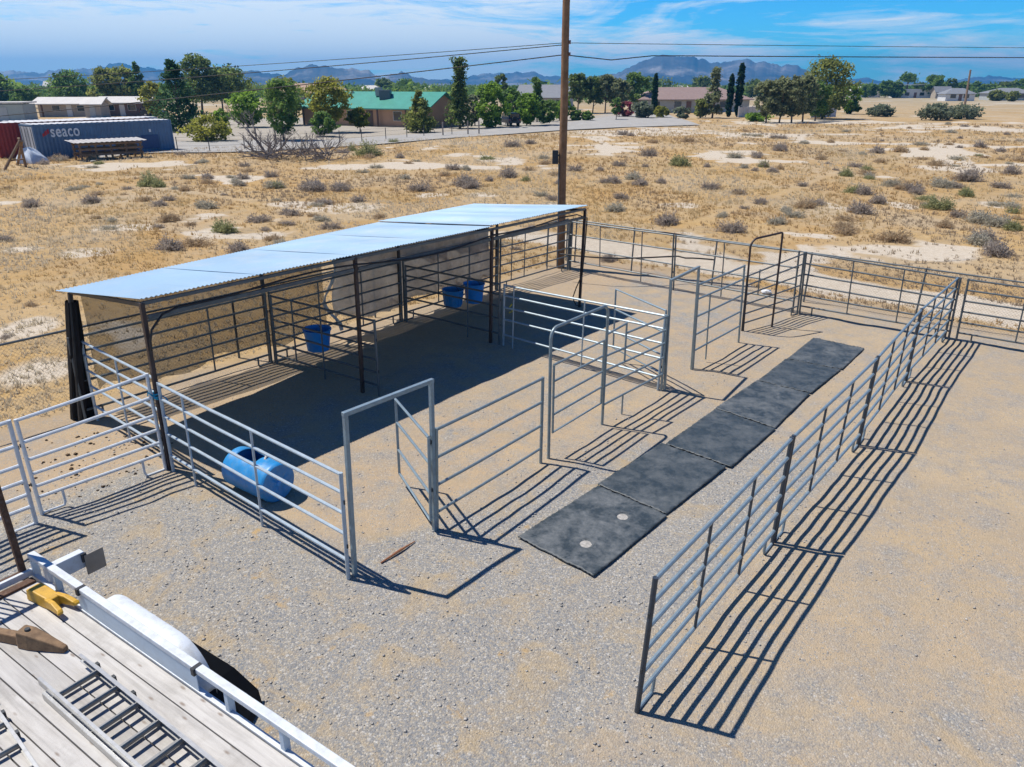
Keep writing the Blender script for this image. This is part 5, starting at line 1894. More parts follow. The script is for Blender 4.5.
a0, a1 = along_px(50.5), along_px(79.5)
sx = (a1 - a0) / wT
xh = co[:, 1].max()
sy = .58 / xh
o = bpy.data.objects.new('lettering', me); COL.objects.link(o); o.parent = cr
for v in me.vertices:
    p = Qc(a0 + (v.co.x - co[:, 0].min()) * sx, -.02 - v.co.z * .6, 1.62 + v.co.y * sy) - cr.location
    v.co = p
me.materials.clear(); me.materials.append(WL)
RM = mat('red_mark', (.45, .03, .04), .6)
e0 = along_px(42.0); e1 = along_px(49.5)
mb = MB()
for i, (f, zz, hh_) in enumerate(((0, 1.72, .26), (.34, 1.80, .34), (.68, 1.90, .36))):
    x0 = e0 + (e1 - e0) * f; x1 = x0 + (e1 - e0) * .27
    mb.add([Qc(x0, -.03, zz - .08), Qc(x1, -.03, zz), Qc(x1, -.03, zz + hh_ - .04), Qc(x0, -.03, zz + hh_ - .12),
            Qc(x0, -.015, zz - .08), Qc(x1, -.015, zz), Qc(x1, -.015, zz + hh_ - .04), Qc(x0, -.015, zz + hh_ - .12)],
           [(0, 1, 2, 3), (0, 4, 5, 1), (1, 5, 6, 2), (2, 6, 7, 3), (3, 7, 4, 0)])
mb.build('red_emblem', RM, cr)
MB().box(Qc(Lc - 2.1, -.02, .85), uc * .75, vc * .008, Vector((0, 0, .55))).build('patch_plate', mat('deep_blue_patch', (.02, .06, .17), .5), cr)
MB().box(Qc(Lc - 2.0, -.02, 1.75), uc * .09, vc * .008, Vector((0, 0, .12))).build('placard', WL, cr)

A2 = A + vc * 2.9 - uc * 1.6
rr2, Qr, Lr, ur, vr = container('red shipping container with a white placard on its end, behind the blue one', A2, A2 + uc * 12.2, 2.62, CRED, CRED)
MB().box(Qr(-.06, 1.1, 1.75), vr * .5, ur * .01, Vector((0, 0, .22))).build('placard', WL, rr2)
A3 = A + vc * 6.2 + uc * 1.0
container('grey shipping container with a pale roof, farthest back of the three', A3, A3 + uc * 12.2, 2.55, CGREY, CGREY)

# timber rack in front of the container
WD = mat('old_timber', (.20, .135, .085), .85, 0, .25, 5)
RKR = mat('rack_roof_sheet', (.42, .40, .38), .6, .2, .12, 2)
A = G(80.5, 161.5); B = G(144.5, 157.5)
u = (B - A); Lk = u.length; u.normalize(); v = Vector((-u.y, u.x, 0)); Z = Vector((0, 0, 1))
root = thing('timber_rack', A.lerp(B, .5) + v * .7, 'open timber rack with a pale sheet roof in front of the blue container', 'rack')
def Qk(a, b, z): return A + u * a + v * b + Z * z
for i in range(5):
    for b in (0, 1.4):
        MB().bar(Qk(.15 + (Lk - .3) * i / 4, b, -.1), Qk(.15 + (Lk - .3) * i / 4, b, 1.25), .12, .12).build('leg', WD, root)
for z in (.45, .82, 1.18):
    for b in (0, 1.4):
        MB().bar(Qk(0, b - .08, z), Qk(Lk, b - .08, z), .05, .14).build('rail', WD, root)
MB().grid(lambda s, t: Qk(-.3 + (Lk + .6) * s, -.35 + 2.1 * t, 1.33 + .12 * t + .015 * math.sin(s * 90)), 90, 2).build('roof', RKR, root, solid=.02)
MB().bar(Qk(.1, .7, .58), Qk(Lk - .1, .7, .58), 1.2, .04).build('shelf', WD, root)
MB().bar(Qk(Lk - 1.6, .7, .85), Qk(Lk - .3, .7, .85), .9, .4).build('drawer_box', WD, root)
# posts leaning together
g = G(19, 170)
root = thing('timber_trestle', g, 'leaning timber A-frame of old posts at the left edge below the red container', 'trestle')
k = ppm(g)
for a, b in (((3, 170.5), (20, 140)), ((26, 167), (18.5, 138)), ((17, 165), (22, 141))):
    pa = G(*a)
    MB().poly([pa - Vector((0, 0, .1)), at_depth(b[0], b[1], (g - CAM).dot(FW0))], .09, 7).build('post', WD, root, True)
MB().poly([at_depth(8, 161, (g - CAM).dot(FW0)), at_depth(24, 159, (g - CAM).dot(FW0))], .05, 6).build('brace', WD, root, True)
g = G(31, 163)
TARPB = mat('pale_blue_tarp', (.50, .56, .64), .6, 0, .15, 3)
def tb(u_, v_):
    an = 2 * math.pi * u_; r = .95 * math.sin(math.pi * (.08 + .92 * v_) / 1.0 * .5 + math.pi / 2 * 0) if False else .95 * math.cos(v_ * math.pi / 2) ** .6
    return g + Vector((r * math.cos(an) * (1.15 + .2 * math.sin(3 * an)), r * math.sin(an) * (.8 + .15 * math.sin(5 * an)), 1.05 * v_ * (1 + .12 * math.sin(4 * an + v_ * 6)) - .02))
o = MB().grid(tb, 30, 10).build('tarp_bundle', TARPB, None, True)
tag(o, 'pale blue tarp-covered heap between the timber frame and the blue container', 'tarp')
shrub('d', *G(59, 161)[:2], 1.4)

# ------------------------------------------------------------------ ground
xs = [-16 + .2 * i for i in range(191)]
st = .2
x = xs[-1]
while x < 5300:
    st *= 1.05; x += st; xs.append(x)
st = .2; x = xs[0]
while x > -5300:
    st *= 1.05; x -= st; xs.insert(0, x)
ys = [2 + .2 * i for i in range(170)]
st = .2; y = ys[-1]
while y < 5200:
    st *= 1.028; y += st; ys.append(y)
st = .2; y = ys[0]
while y > -400:
    st *= 1.25; y -= st; ys.insert(0, y)
X, Y = np.meshgrid(np.array(xs), np.array(ys))
Zg = terrain(X, Y)
Zg = Zg + relief(X, Y)
V = np.stack([X.ravel(), Y.ravel(), Zg.ravel()], 1)
nx, ny = len(xs), len(ys)
I = np.arange(nx * ny).reshape(ny, nx)
Fc = np.stack([I[:-1, :-1].ravel(), I[:-1, 1:].ravel(), I[1:, 1:].ravel(), I[1:, :-1].ravel()], 1)

# yard coordinates of ground points (small slope, so only the plan matters)
Wp = V - np.array(CAM)[None]
RK = np.array(CROT.transposed())
Kp = Wp @ RK.T + np.array(CAM)[None]
kx, ky = Kp[:, 0], Kp[:, 1]
n1 = fbm(kx / 2.2, ky / 2.2, 31, 4); n2 = fbm(kx / .8, ky / .8, 41, 3); n3 = fbm(kx / 7, ky / 7, 51, 3)
# fence lines in the yard
def sidef(ax_, ay_, bx_, by_):
    """signed distance, >0 left of a->b"""
    dx, dy = bx_ - ax_, by_ - ay_; L_ = math.hypot(dx, dy)
    return (dx * (ky - ay_) - dy * (kx - ax_)) / L_
rf = -sidef(1.24, 5.22, 10.43, 16.9)            # >0 right of the right-hand fence
gl = sidef(-1.79, 7.19, 7.5, 18.72)             # >0 inside the pens
lf_ = sidef(-7.04, 11.28, -1.86, 7.13)          # >0 behind the white panels
back = sidef(9.4, 19.0, 2.6, 24.0) * -1         # >0 beyond the back fence
rear = sidef(-12, 4.9, 2.0, 24.0)               # >0 beyond the rear chain-link
w_ = (n1 - .5) * 2.4
front = 1 - smooth(-.5, 1.0, np.minimum(gl, lf_) + w_ * .8)           # in front of the gate line
grav = np.clip(front * (1 - smooth(-1.2, .8, rf + w_ * .6)) * 1.0, 0, 1)
lane = (1 - smooth(-.3, 1.2, np.abs(rf + 1.9 + w_ * .3) - 1.3)) * smooth(9.5, 14, ky)
grav = grav * (1 - .72 * smooth(8.5, 13, ky + w_))        # thins out along the lane
grav = np.maximum(grav, .62 * smooth(.50, .62, n1) * smooth(12, 14, ky) * smooth(0, 2, gl) * (1 - smooth(4, 6, gl)))
far_r = smooth(.5, 4, rf + w_)
grav = np.where(rf > 0, np.clip(.5 * (1 - smooth(4.5, 8.5, ky + w_ * .8)), 0, 1), grav)
pen_l = smooth(-.3, .6, lf_) * 0
left_pen = smooth(0, .8, -(sidef(-5.07, 9.63, -8.2, 5.2)) * 1.0)   # left of the white six-rail panels
grav = grav * (1 - .95 * left_pen * (1 - smooth(-.2, .4, -lf_ * 0 + 0)))
field = np.clip(np.maximum(smooth(.2, 1.2, back + (n2 - .5)), smooth(.1, 1.0, rear + (n2 - .5))), 0, 1)
grav = np.maximum(grav, .40 * smooth(.0, 1.0, np.minimum(gl, lf_)) * (1 - left_pen))
grav = np.where(rf > 0, np.maximum(grav, .30), grav)
grav = np.maximum(grav, .34 * (1 - left_pen))
grav = grav * (1 - field)
# grass and pale soil in the field
fx, fy = V[:, 0], V[:, 1]
g1 = fbm(fx / 9, fy / 9, 61, 4); g2 = fbm(fx / 2.3, fy / 2.3, 71, 4); g3 = fbm(fx / 30, fy / 30, 81, 3)
pale = smooth(.57, .70, g1 * .65 + g2 * .35 + (g3 - .5) * .35)
nearyard = 1 - smooth(13, 19, np.hypot(kx - 3, ky - 14))
dd_ = np.where(back > 0, back, 99)
pale = np.maximum(pale, .85 * (1 - smooth(.5, 2.2, np.abs(dd_ - 2.6 + w_ * .6))) * field * nearyard)   # track round the yard
def blob(px, py, rx, ry):
    g_ = G(px, py); k_ = ppm(g_)
    a = G(px, py - ry); b = G(px, py + ry)
    ryw = abs(a.y - b.y) / 2; rxw = rx / k_
    return np.exp(-(((fx - g_.x) / rxw) ** 2 + ((fy - g_.y) / ryw) ** 2) * 1.1 + (g2 - .5) * 1.6)
for bl_ in ((345, 208, 46, 6), (300, 204, 40, 4), (85, 252, 34, 6), (130, 228, 40, 5), (20, 250, 24, 5), (930, 256, 50, 6), (885, 250, 50, 6), (820, 236, 20, 3),
            (640, 133, 90, 4), (760, 135, 60, 3), (900, 205, 16, 5), (830, 205, 14, 5), (40, 372, 40, 18), (20, 330, 30, 14), (700, 258, 60, 8), (480, 195, 20, 3),
            (1005, 205, 24, 4), (940, 168, 30, 3), (680, 205, 20, 3), (560, 205, 18, 3), (500, 160, 30, 3), (430, 195, 20, 3)):
    pale = np.maximum(pale, np.clip(blob(*bl_), 0, 1))
# wheel tracks at the right
for (pts_) in (((934, 143), (938, 152), (948, 165), (962, 172)), ((951, 143), (958, 155), (966, 163), (990, 172))):
    q_ = [G(*p) for p in pts_]
    for a, b in zip(q_[:-1], q_[1:]):
        ex, ey = b.x - a.x, b.y - a.y; l2 = ex * ex + ey * ey
        t_ = np.clip(((fx - a.x) * ex + (fy - a.y) * ey) / l2, 0, 1)
        dist = np.hypot(fx - a.x - ex * t_, fy - a.y - ey * t_)
        pale = np.maximum(pale, .9 * (1 - smooth(.25, .9, dist)))
warm = np.clip(smooth(-.4, 1.0, np.minimum(gl, lf_)) + left_pen, 0, 1) * (.3 + .9 * smooth(.4, .62, n3 * .5 + n1 * .5))
warm = np.clip(warm, 0, 1)
# a strip of straw grows inside the far pen edge too
def straw(x_, y_):
    return None

GROUND = bpy.data.materials.new('ground'); GROUND.use_nodes = True
t = NT(GROUND); bs = t.n['Principled BSDF']
pos = t.new('ShaderNodeNewGeometry').outputs['Position']
def attr(nm):
    a = t.new('ShaderNodeAttribute'); a.attribute_name = nm
    return a.outputs['Fac']
aG, aP, aF = attr('gravel'), attr('pale'), attr('field')
nb = t.noise(pos, .45, 5, .6); nm = t.noise(pos, 2.2, 5, .65); nf = t.noise(pos, 14, 5, .7); nff = t.noise(pos, 55, 3, .7)
# dirt of the yard
aW = attr('warm')
dirt = t.mix(aW, t.ramp(nb, [(.3, (.41, .31, .19)), (.5, (.375, .295, .20)), (.7, (.45, .345, .215))]), t.ramp(nb, [(.3, (.44, .31, .18)), (.5, (.395, .295, .19)), (.7, (.48, .345, .19))]))
dirt = t.mix(t.maprange(nm, .45, .7, 0, .55), dirt, (.36, .285, .21))
dirt = t.mix(t.maprange(nf, .35, .7, 0, .5), dirt, (.50, .39, .27))
dirt = t.mix(t.maprange(nff, .56, .72, 0, .6), dirt, (.21, .165, .125))
dirt = t.mix(t.maprange(t.noise(pos, 1.1, 6, .7, .8), .55, .68, 0, .45), dirt, (.33, .26, .195))
dirt = t.mix(t.maprange(t.noise(pos, 28, 4, .7), .60, .70, 0, .7), dirt, (.56, .46, .33))
# gravel stones
v1 = t.new('ShaderNodeTexVoronoi'); v1.inputs['Scale'].default_value = 60; t.link(pos, v1.inputs['Vector'])
v2 = t.new('ShaderNodeTexVoronoi'); v2.inputs['Scale'].default_value = 40; t.link(pos, v2.inputs['Vector'])
sp = t.new('ShaderNodeSeparateColor'); t.link(v1.outputs['Color'], sp.inputs[0])
sp2 = t.new('ShaderNodeSeparateColor'); t.link(v2.outputs['Color'], sp2.inputs[0])
st1 = t.ramp(sp.outputs[0], [(0, (.21, .21, .21)), (.35, (.275, .27, .26)), (.58, (.33, .31, .275)), (.82, (.38, .33, .25)), (1, (.50, .48, .44))])
st2 = t.ramp(sp2.outputs[0], [(0, (.17, .185, .205)), (.45, (.27, .27, .268)), (.75, (.36, .31, .235)), (1, (.48, .47, .45))])
stone = t.mix(t.maprange(sp2.outputs[1], .70, .85, 0, 1), st1, st2)
stone = t.mix(t.maprange(v1.outputs['Distance'], .42, .8, 0, .45), stone, (.20, .175, .15))
stone = t.mix(t.maprange(t.noise(pos, 1.4, 6, .7, .6), .50, .66, 0, .65), stone, t.mix(nf, (.36, .26, .14), (.48, .36, .20)))
stone = t.mix(t.maprange(t.noise(pos, 2.6, 5, .65, .4), .62, .72, 0, .7), stone, (.47, .30, .11))
gfac = t.math('ADD', aG, t.math('MULTIPLY', t.math('SUBTRACT', nm, .5), 1.1), True)
gfac = t.math('MULTIPLY', gfac, t.maprange(aG, 0, .15, 0, 1), True)
# scattered stones on the dirt as well
few = t.math('MULTIPLY', t.maprange(sp.outputs[1], .84, .90, 0, 1), t.maprange(aF, 0, 1, .85, .25))
yard = t.mix(t.math('MAXIMUM', t.ramp(gfac, [(.25, 0.), (.62, 1.)]), few), dirt, stone)
# field: straw, brown and pale soil
mp = t.new('ShaderNodeMapping'); t.link(pos, mp.inputs[0])
fg = t.noise(pos, .12, 6, .62, .3); fg2 = t.noise(pos, .8, 6, .65, .2); fg3 = t.noise(pos, 5, 5, .7)
straw_c = t.ramp(fg2, [(.28, (.40, .30, .185)), (.45, (.53, .39, .215)), (.6, (.55, .375, .165)), (.75, (.60, .49, .33))])
straw_c = t.mix(t.maprange(fg3, .5, .75, 0, .6), straw_c, (.26, .19, .11))
straw_c = t.mix(t.maprange(fg, .44, .66, 0, .6), straw_c, t.mix(fg3, (.42, .31, .19), (.56, .43, .26)))
p1 = t.noise(pos, .14, 7, .68, .8); p2 = t.noise(pos, .09, 7, .66, .5)
straw_c = t.mix(t.maprange(p1, .46, .62, 0, .8), straw_c, (.47, .285, .095))
straw_c = t.mix(t.maprange(p2, .52, .64, 0, .75), straw_c, (.50, .42, .31))
straw_c = t.mix(t.maprange(t.noise(pos, .42, 6, .7, .6), .54, .66, 0, .65), straw_c, (.33, .265, .18))
straw_c = t.mix(t.maprange(nf, .50, .68, 0, .55), straw_c, (.33, .235, .125))
straw_c = t.mix(t.maprange(nff, .55, .70, 0, .4), straw_c, (.62, .47, .27))
band = t.noise(mp.outputs[0], .05, 6, .65, .5)
straw_c = t.mix(t.math('MULTIPLY', t.maprange(band, .48, .66, 0, .55), t.maprange(t.new('ShaderNodeSeparateXYZ').outputs[1], 0, 1, 1, 1)), straw_c, (.38, .28, .15))
straw_c = t.mix(1.0, straw_c, (.86, .83, .78), 'MULTIPLY')
soil = t.ramp(fg3, [(.3, (.48, .40, .30)), (.7, (.62, .55, .45))])
soil = t.mix(t.maprange(nf, .50, .66, 0, .6), soil, (.40, .32, .225))
soil = t.mix(t.maprange(nff, .56, .70, 0, .5), soil, (.28, .23, .17))
pf = t.math('ADD', aP, t.math('MULTIPLY', t.math('SUBTRACT', fg2, .5), .9), True)
pf = t.ramp(pf, [(.34, 0.), (.60, 1.)])
sp3 = t.new('ShaderNodeSeparateXYZ'); t.link(pos, sp3.inputs[0])
far = t.maprange(sp3.outputs[1], 35, 110, .35, 1)
pf2 = t.math('MULTIPLY', t.ramp(t.math('ADD', t.math('MULTIPLY', fg, .6), t.math('MULTIPLY', fg2, .4)), [(.47, 0.), (.57, 1.)]), t.math('MULTIPLY', far, .30))
fieldc = t.mix(t.math('MAXIMUM', pf, pf2), straw_c, soil)
vfar = t.maprange(sp3.outputs[1], 120, 380, 0, 1)
fieldc = t.mix(vfar, fieldc, (.32, .285, .20))
col = t.mix(aF, yard, fieldc)
t.link(col, bs.inputs['Base Color']); bs.inputs['Roughness'].default_value = .95; bs.inputs['Specular IOR Level'].default_value = .15
hgt = t.math('ADD', t.math('MULTIPLY', v1.outputs['Distance'], -.9), t.math('ADD', t.math('MULTIPLY', nf, 1.1), t.math('ADD', t.math('MULTIPLY', nff, .35), t.math('MULTIPLY', nm, 2.6))))
bp = t.new('ShaderNodeBump'); bp.inputs['Strength'].default_value = .5; bp.inputs['Distance'].default_value = .017
t.link(hgt, bp.inputs['Height']); t.link(bp.outputs[0], bs.inputs['Normal'])
go = np_mesh('ground', V, Fc, GROUND, smooth_=True)
for nm_, arr in (('gravel', grav), ('pale', pale), ('field', field), ('warm', warm)):
    a = go.data.attributes.new(nm_, 'FLOAT', 'POINT'); a.data.foreach_set('value', np.ascontiguousarray(arr, dtype=np.float32))
tag(go, kind='structure')


# driveway and pale yard by the houses
def ribbon(name, lo, up, m, dz):
    """sheet between two pixel polylines laid on the ground"""
    a = [G(*p) for p in lo]; b = [G(*p) for p in up]
    n = len(a)
    vs = []; fs = []
    NV = 10
    for i in range(n):
        for j in range(NV + 1):
            p = a[i].lerp(b[i], j / NV)
            vs.append(Vector((p.x, p.y, tz(p.x, p.y) + dz)))
    for i in range(n - 1):
        for j in range(NV):
            fs.append((i * (NV + 1) + j, (i + 1) * (NV + 1) + j, (i + 1) * (NV + 1) + j + 1, i * (NV + 1) + j + 1))
    return tag(MB().add(vs, fs).build(name, m, None, True), kind='structure')


ROADM = mat('driveway_gravel', (.34, .325, .30), .95, 0, .12, .6, (.46, .42, .36), .4)
YARDM = mat('yard_gravel', (.36, .32, .26), .95, 0, .15, .5, (.33, .27, .2), .4)
lo = [(90, 163), (128, 155), (165, 153.5), (205, 153.5), (250, 152.5), (320, 149), (380, 145), (440, 139.5), (500, 135.5), (560, 131), (620, 128), (700, 125.5)]
up = [(100, 152), (150, 145), (185, 142), (225, 141), (265, 141), (330, 140.5), (385, 137), (440, 133.5), (500, 129), (560, 124), (615, 116), (668, 115)]
ribbon('driveway', lo, up, ROADM, .10)
up2 = [(90, 120), (150, 119), (190, 118), (230, 118), (270, 118), (330, 118), (385, 118), (440, 117), (500, 116), (560, 115), (612, 114), (655, 113)]
ribbon('yard', up, up2, YARDM, .06)

# dry grass: many thin tufts in one mass
r = np.random.default_rng(77)
N = 100000
Dg = 11 * (130 / 11) ** r.uniform(0, 1, N) ** .9
ang = r.uniform(-.72, .72, N)
gx = Dg * np.sin(ang); gy = Dg * np.cos(ang)
Wg = np.stack([gx, gy, terrain(gx, gy)], 1)
Kg = (Wg - np.array(CAM)) @ RK.T + np.array(CAM)
kx_, ky_ = Kg[:, 0], Kg[:, 1]
def sd2(ax_, ay_, bx_, by_):
    dx, dy = bx_ - ax_, by_ - ay_; L_ = math.hypot(dx, dy)
    return (dx * (ky_ - ay_) - dy * (kx_ - ax_)) / L_
bk = -sd2(9.4, 19.0, 2.6, 24.0); rr_ = sd2(-12, 4.9, 2.0, 24.0)
edge = np.minimum(np.where(bk > 0, bk, 99), np.where(rr_ > 0, rr_, 99))
g1_ = fbm(gx / 9, gy / 9, 61, 4); g2_ = fbm(gx / 2.3, gy / 2.3, 71, 4); g3_ = fbm(gx / 30, gy / 30, 81, 3)
pl = g1_ * .65 + g2_ * .35 + (g3_ - .5) * .35
depth = gy * math.cos(PITCH) + CAM_H * math.sin(PITCH)
pyg = CY - F_PX * ((gy * math.sin(PITCH)) - CAM_H * math.cos(PITCH)) / depth
pxg = CX + F_PX * gx / depth
ok = ((bk > 0) | (rr_ > 0)) & (edge > .6) & ((np.abs(bk - 2.6) > 1.1) | (np.hypot(kx_ - 3, ky_ - 14) > 17)) & (pl + (r.uniform(0, 1, N) - .5) * .30 < .53)
ok &= ~((pxg < 700) & (pyg < 158 - .045 * pxg)) & (pyg > 118)
gx, gy, Dg = gx[ok], gy[ok], Dg[ok]
N = len(gx)
nb_ = 6
sc = (.045 + .0015 * Dg) * r.uniform(.6, 1.5, N)
idx = np.repeat(np.arange(N), nb_)
an = r.uniform(0, 2 * np.pi, N * nb_); lean_ = r.uniform(.2, 1.0, N * nb_)
hgt_ = sc[idx] * r.uniform(.7, 1.3, N * nb_)
b0 = np.stack([gx[idx] + r.normal(0, .35, N * nb_) * sc[idx], gy[idx] + r.normal(0, .35, N * nb_) * sc[idx]], 1)
zz = terrain(b0[:, 0], b0[:, 1]) - .01
dirv = np.stack([np.cos(an), np.sin(an)], 1)
wv = np.stack([-np.sin(an), np.cos(an)], 1) * (.14 * sc[idx])[:, None]
tip = b0 + dirv * (hgt_ * lean_)[:, None]
Vg = np.concatenate([np.stack([b0[:, 0] - wv[:, 0], b0[:, 1] - wv[:, 1], zz], 1)[:, None], np.stack([b0[:, 0] + wv[:, 0], b0[:, 1] + wv[:, 1], zz], 1)[:, None],
                     np.stack([tip[:, 0], tip[:, 1], zz + hgt_], 1)[:, None]], 1).reshape(-1, 3)
_pt = .5 + (fbm(gx / 6, gy / 11, 161, 4) - .5) * 2.6 + (fbm(gx / 1.7, gy / 2.6, 171, 3) - .5) * 1.2
tone = np.repeat(np.clip((_pt + r.normal(0, .10, N))[idx] + r.normal(0, .06, N * nb_), 0, 1), 3)
GRASSM = leafmat('dry_grass_blade', (.40, .265, .115), (.60, .43, .20), .45)
for nd in GRASSM.node_tree.nodes:
    if nd.type == 'VALTORGB':
        el = nd.color_ramp.elements
        el.new(.3)
        for e_, (p_, c_) in zip(el, ((0., (.36, .28, .19)), (.28, (.46, .30, .13)), (.58, (.55, .41, .20)), (1., (.60, .52, .38)))):
            e_.position = p_; e_.color = c_ + (1,)
o = np_mesh('dry_grass', Vg, np.arange(len(Vg)).reshape(-1, 3), GRASSM, tone)
tag(o, kind='stuff')

# loose stones over the yard, droppings in the left pen
def stones(name, n, xr, yr, smin, smax, m, test, seed, flat=.6):
    r = np.random.default_rng(seed)
    base = np.array([[1, 0, 0], [-1, 0, 0], [0, 1, 0], [0, -1, 0], [0, 0, 1], [0, 0, -1]], float)
    tri = np.array([[0, 2, 4], [2, 1, 4], [1, 3, 4], [3, 0, 4], [2, 0, 5], [1, 2, 5], [3, 1, 5], [0, 3, 5]])
    px_ = r.uniform(*xr, n * 3); py_ = r.uniform(*yr, n * 3)
    k_ = test(px_, py_)
    px_, py_ = px_[k_][:n], py_[k_][:n]
    n = len(px_)
    s = smin * (smax / smin) ** (r.uniform(0, 1, n) ** 2.2)
    a = r.uniform(0, 6.28, n)
    Vv = base[None] * r.uniform(.55, 1.2, (n, 6, 1)) * s[:, None, None]
    c_, s_ = np.cos(a)[:, None], np.sin(a)[:, None]
    Xr = Vv[:, :, 0] * c_ - Vv[:, :, 1] * s_; Yr = Vv[:, :, 0] * s_ + Vv[:, :, 1] * c_
    P_ = np.stack([Xr + px_[:, None], Yr + py_[:, None], Vv[:, :, 2] * flat + s[:, None] * .25], 2).reshape(-1, 3)
    Wd_ = (P_ - np.array(CAM)) @ np.array(CROT).T + np.array(CAM)
    cw = Wd_.reshape(-1, 6, 3).mean(1)
    Wd_[:, 2] += np.repeat(relief(cw[:, 0], cw[:, 1]), 6)
    Fa = (tri[None] + (np.arange(n) * 6)[:, None, None]).reshape(-1, 3)
    o = np_mesh(name, Wd_, Fa, m, np.repeat(np.clip(r.normal(.5, .25, n), 0, 1), 6))
    return tag(o, kind='stuff')


STONE = leafmat('loose_stone', (.30, .285, .265), (.50, .465, .42), 0.0)
def lanes(x_, y_):
    keep = np.ones(len(x_), bool)
    sd_r = -(((10.43 - 1.24) * (y_ - 5.22) - (16.9 - 5.22) * (x_ - 1.24)) / 14.86)
    pr = np.where(sd_r > .5, .16, 1.0) * np.where(y_ > 11, .35, 1.0)
    nz = fbm(x_ / 1.3, y_ / 1.3, 91, 3)
    mats_ = (np.abs(((.62) * (x_ - .6) + .785 * (y_ - 7.7)) - 5.5) < 5.9) & (np.abs(.785 * (x_ - .6) - .62 * (y_ - 7.7)) < .75)
    s_gl = ((7.5 + 1.79) * (y_ - 7.19) - (18.72 - 7.19) * (x_ + 1.79)) / 14.8
    s_lf = ((-1.86 + 7.04) * (y_ - 11.28) - (7.13 - 11.28) * (x_ + 7.04)) / 6.64
    pr = pr * np.where(np.minimum(s_gl, s_lf) > .1, .22, 1.0)
    return (r.uniform(0, 1, len(x_)) < pr * (.35 + nz)) & ~mats_
stones('loose_gravel', 7500, (-6.5, 9), (2.5, 15), .006, .024, STONE, lanes, 5)
DUNG = leafmat('dry_droppings', (.05, .03, .015), (.13, .08, .04), 0.0)
def pen(x_, y_):
    u_ = fbm(x_ / .6, y_ / .6, 95, 2)
    s_a = ((-8.2 + 5.07) * (y_ - 9.63) - (5.2 - 9.63) * (x_ + 5.07)) / 5.42
    return (u_ > .52) & (s_a < -.25)
stones('droppings', 170, (-9.0, -5.4), (6.8, 10.8), .015, .05, DUNG, pen, 6)

# ------------------------------------------------------------------ far trees, hills
r = np.random.default_rng(9)
Vs = []; Ts = []
for i in range(2100):
    D = 240 * (950 / 240) ** r.uniform(0, 1)
    a = r.uniform(-.66, .66)
    if a > .22 and D < 360: D += 130
    x, y = D * np.sin(a), D * np.cos(a)
    h = r.uniform(2.4, 5.0) * (1.0 if r.random() < .88 else 1.35)
    n = 60
    R2 = h * r.uniform(.5, 1.1)
    P = np.stack([x + r.normal(0, .45, n) * R2, y + r.normal(0, .45, n) * R2, h * np.clip(r.beta(2, 2, n), .05, 1)], 1)
    u = r.normal(0, 1, (n, 3)); w = r.normal(0, 1, (n, 3))
    u /= np.linalg.norm(u, axis=1)[:, None]; w /= np.linalg.norm(w, axis=1)[:, None]
    s = h * .16
    Vs.append(np.stack([P + u * s, P + w * s * .7, P - u * s, P - w * s * .7], 1).reshape(-1, 3))
    Ts.append(np.repeat(np.clip(r.normal(.45, .2) + r.normal(0, .15, n), 0, 1), 4))
Vt = np.concatenate(Vs)
o = np_mesh('distant_woodland', Vt, np.arange(len(Vt)).reshape(-1, 4), LM['mid'], np.concatenate(Ts))
tag(o, kind='stuff')

ROCK = bpy.data.materials.new('mountain_rock'); ROCK.use_nodes = True
t = NT(ROCK); bs = t.n['Principled BSDF']
pos = t.new('ShaderNodeNewGeometry').outputs['Position']
nA = t.noise(pos, .0028, 8, .65); nB = t.noise(pos, .014, 6, .7)
c = t.ramp(nA, [(.40, (.04, .045, .055)), (.52, (.12, .11, .105)), (.63, (.36, .32, .285))])
c = t.mix(t.maprange(nB, .45, .7, 0, .6), c, (.045, .04, .04))
t.link(c, bs.inputs['Base Color']); bs.inputs['Roughness'].default_value = 1; bs.inputs['Specular IOR Level'].default_value = 0


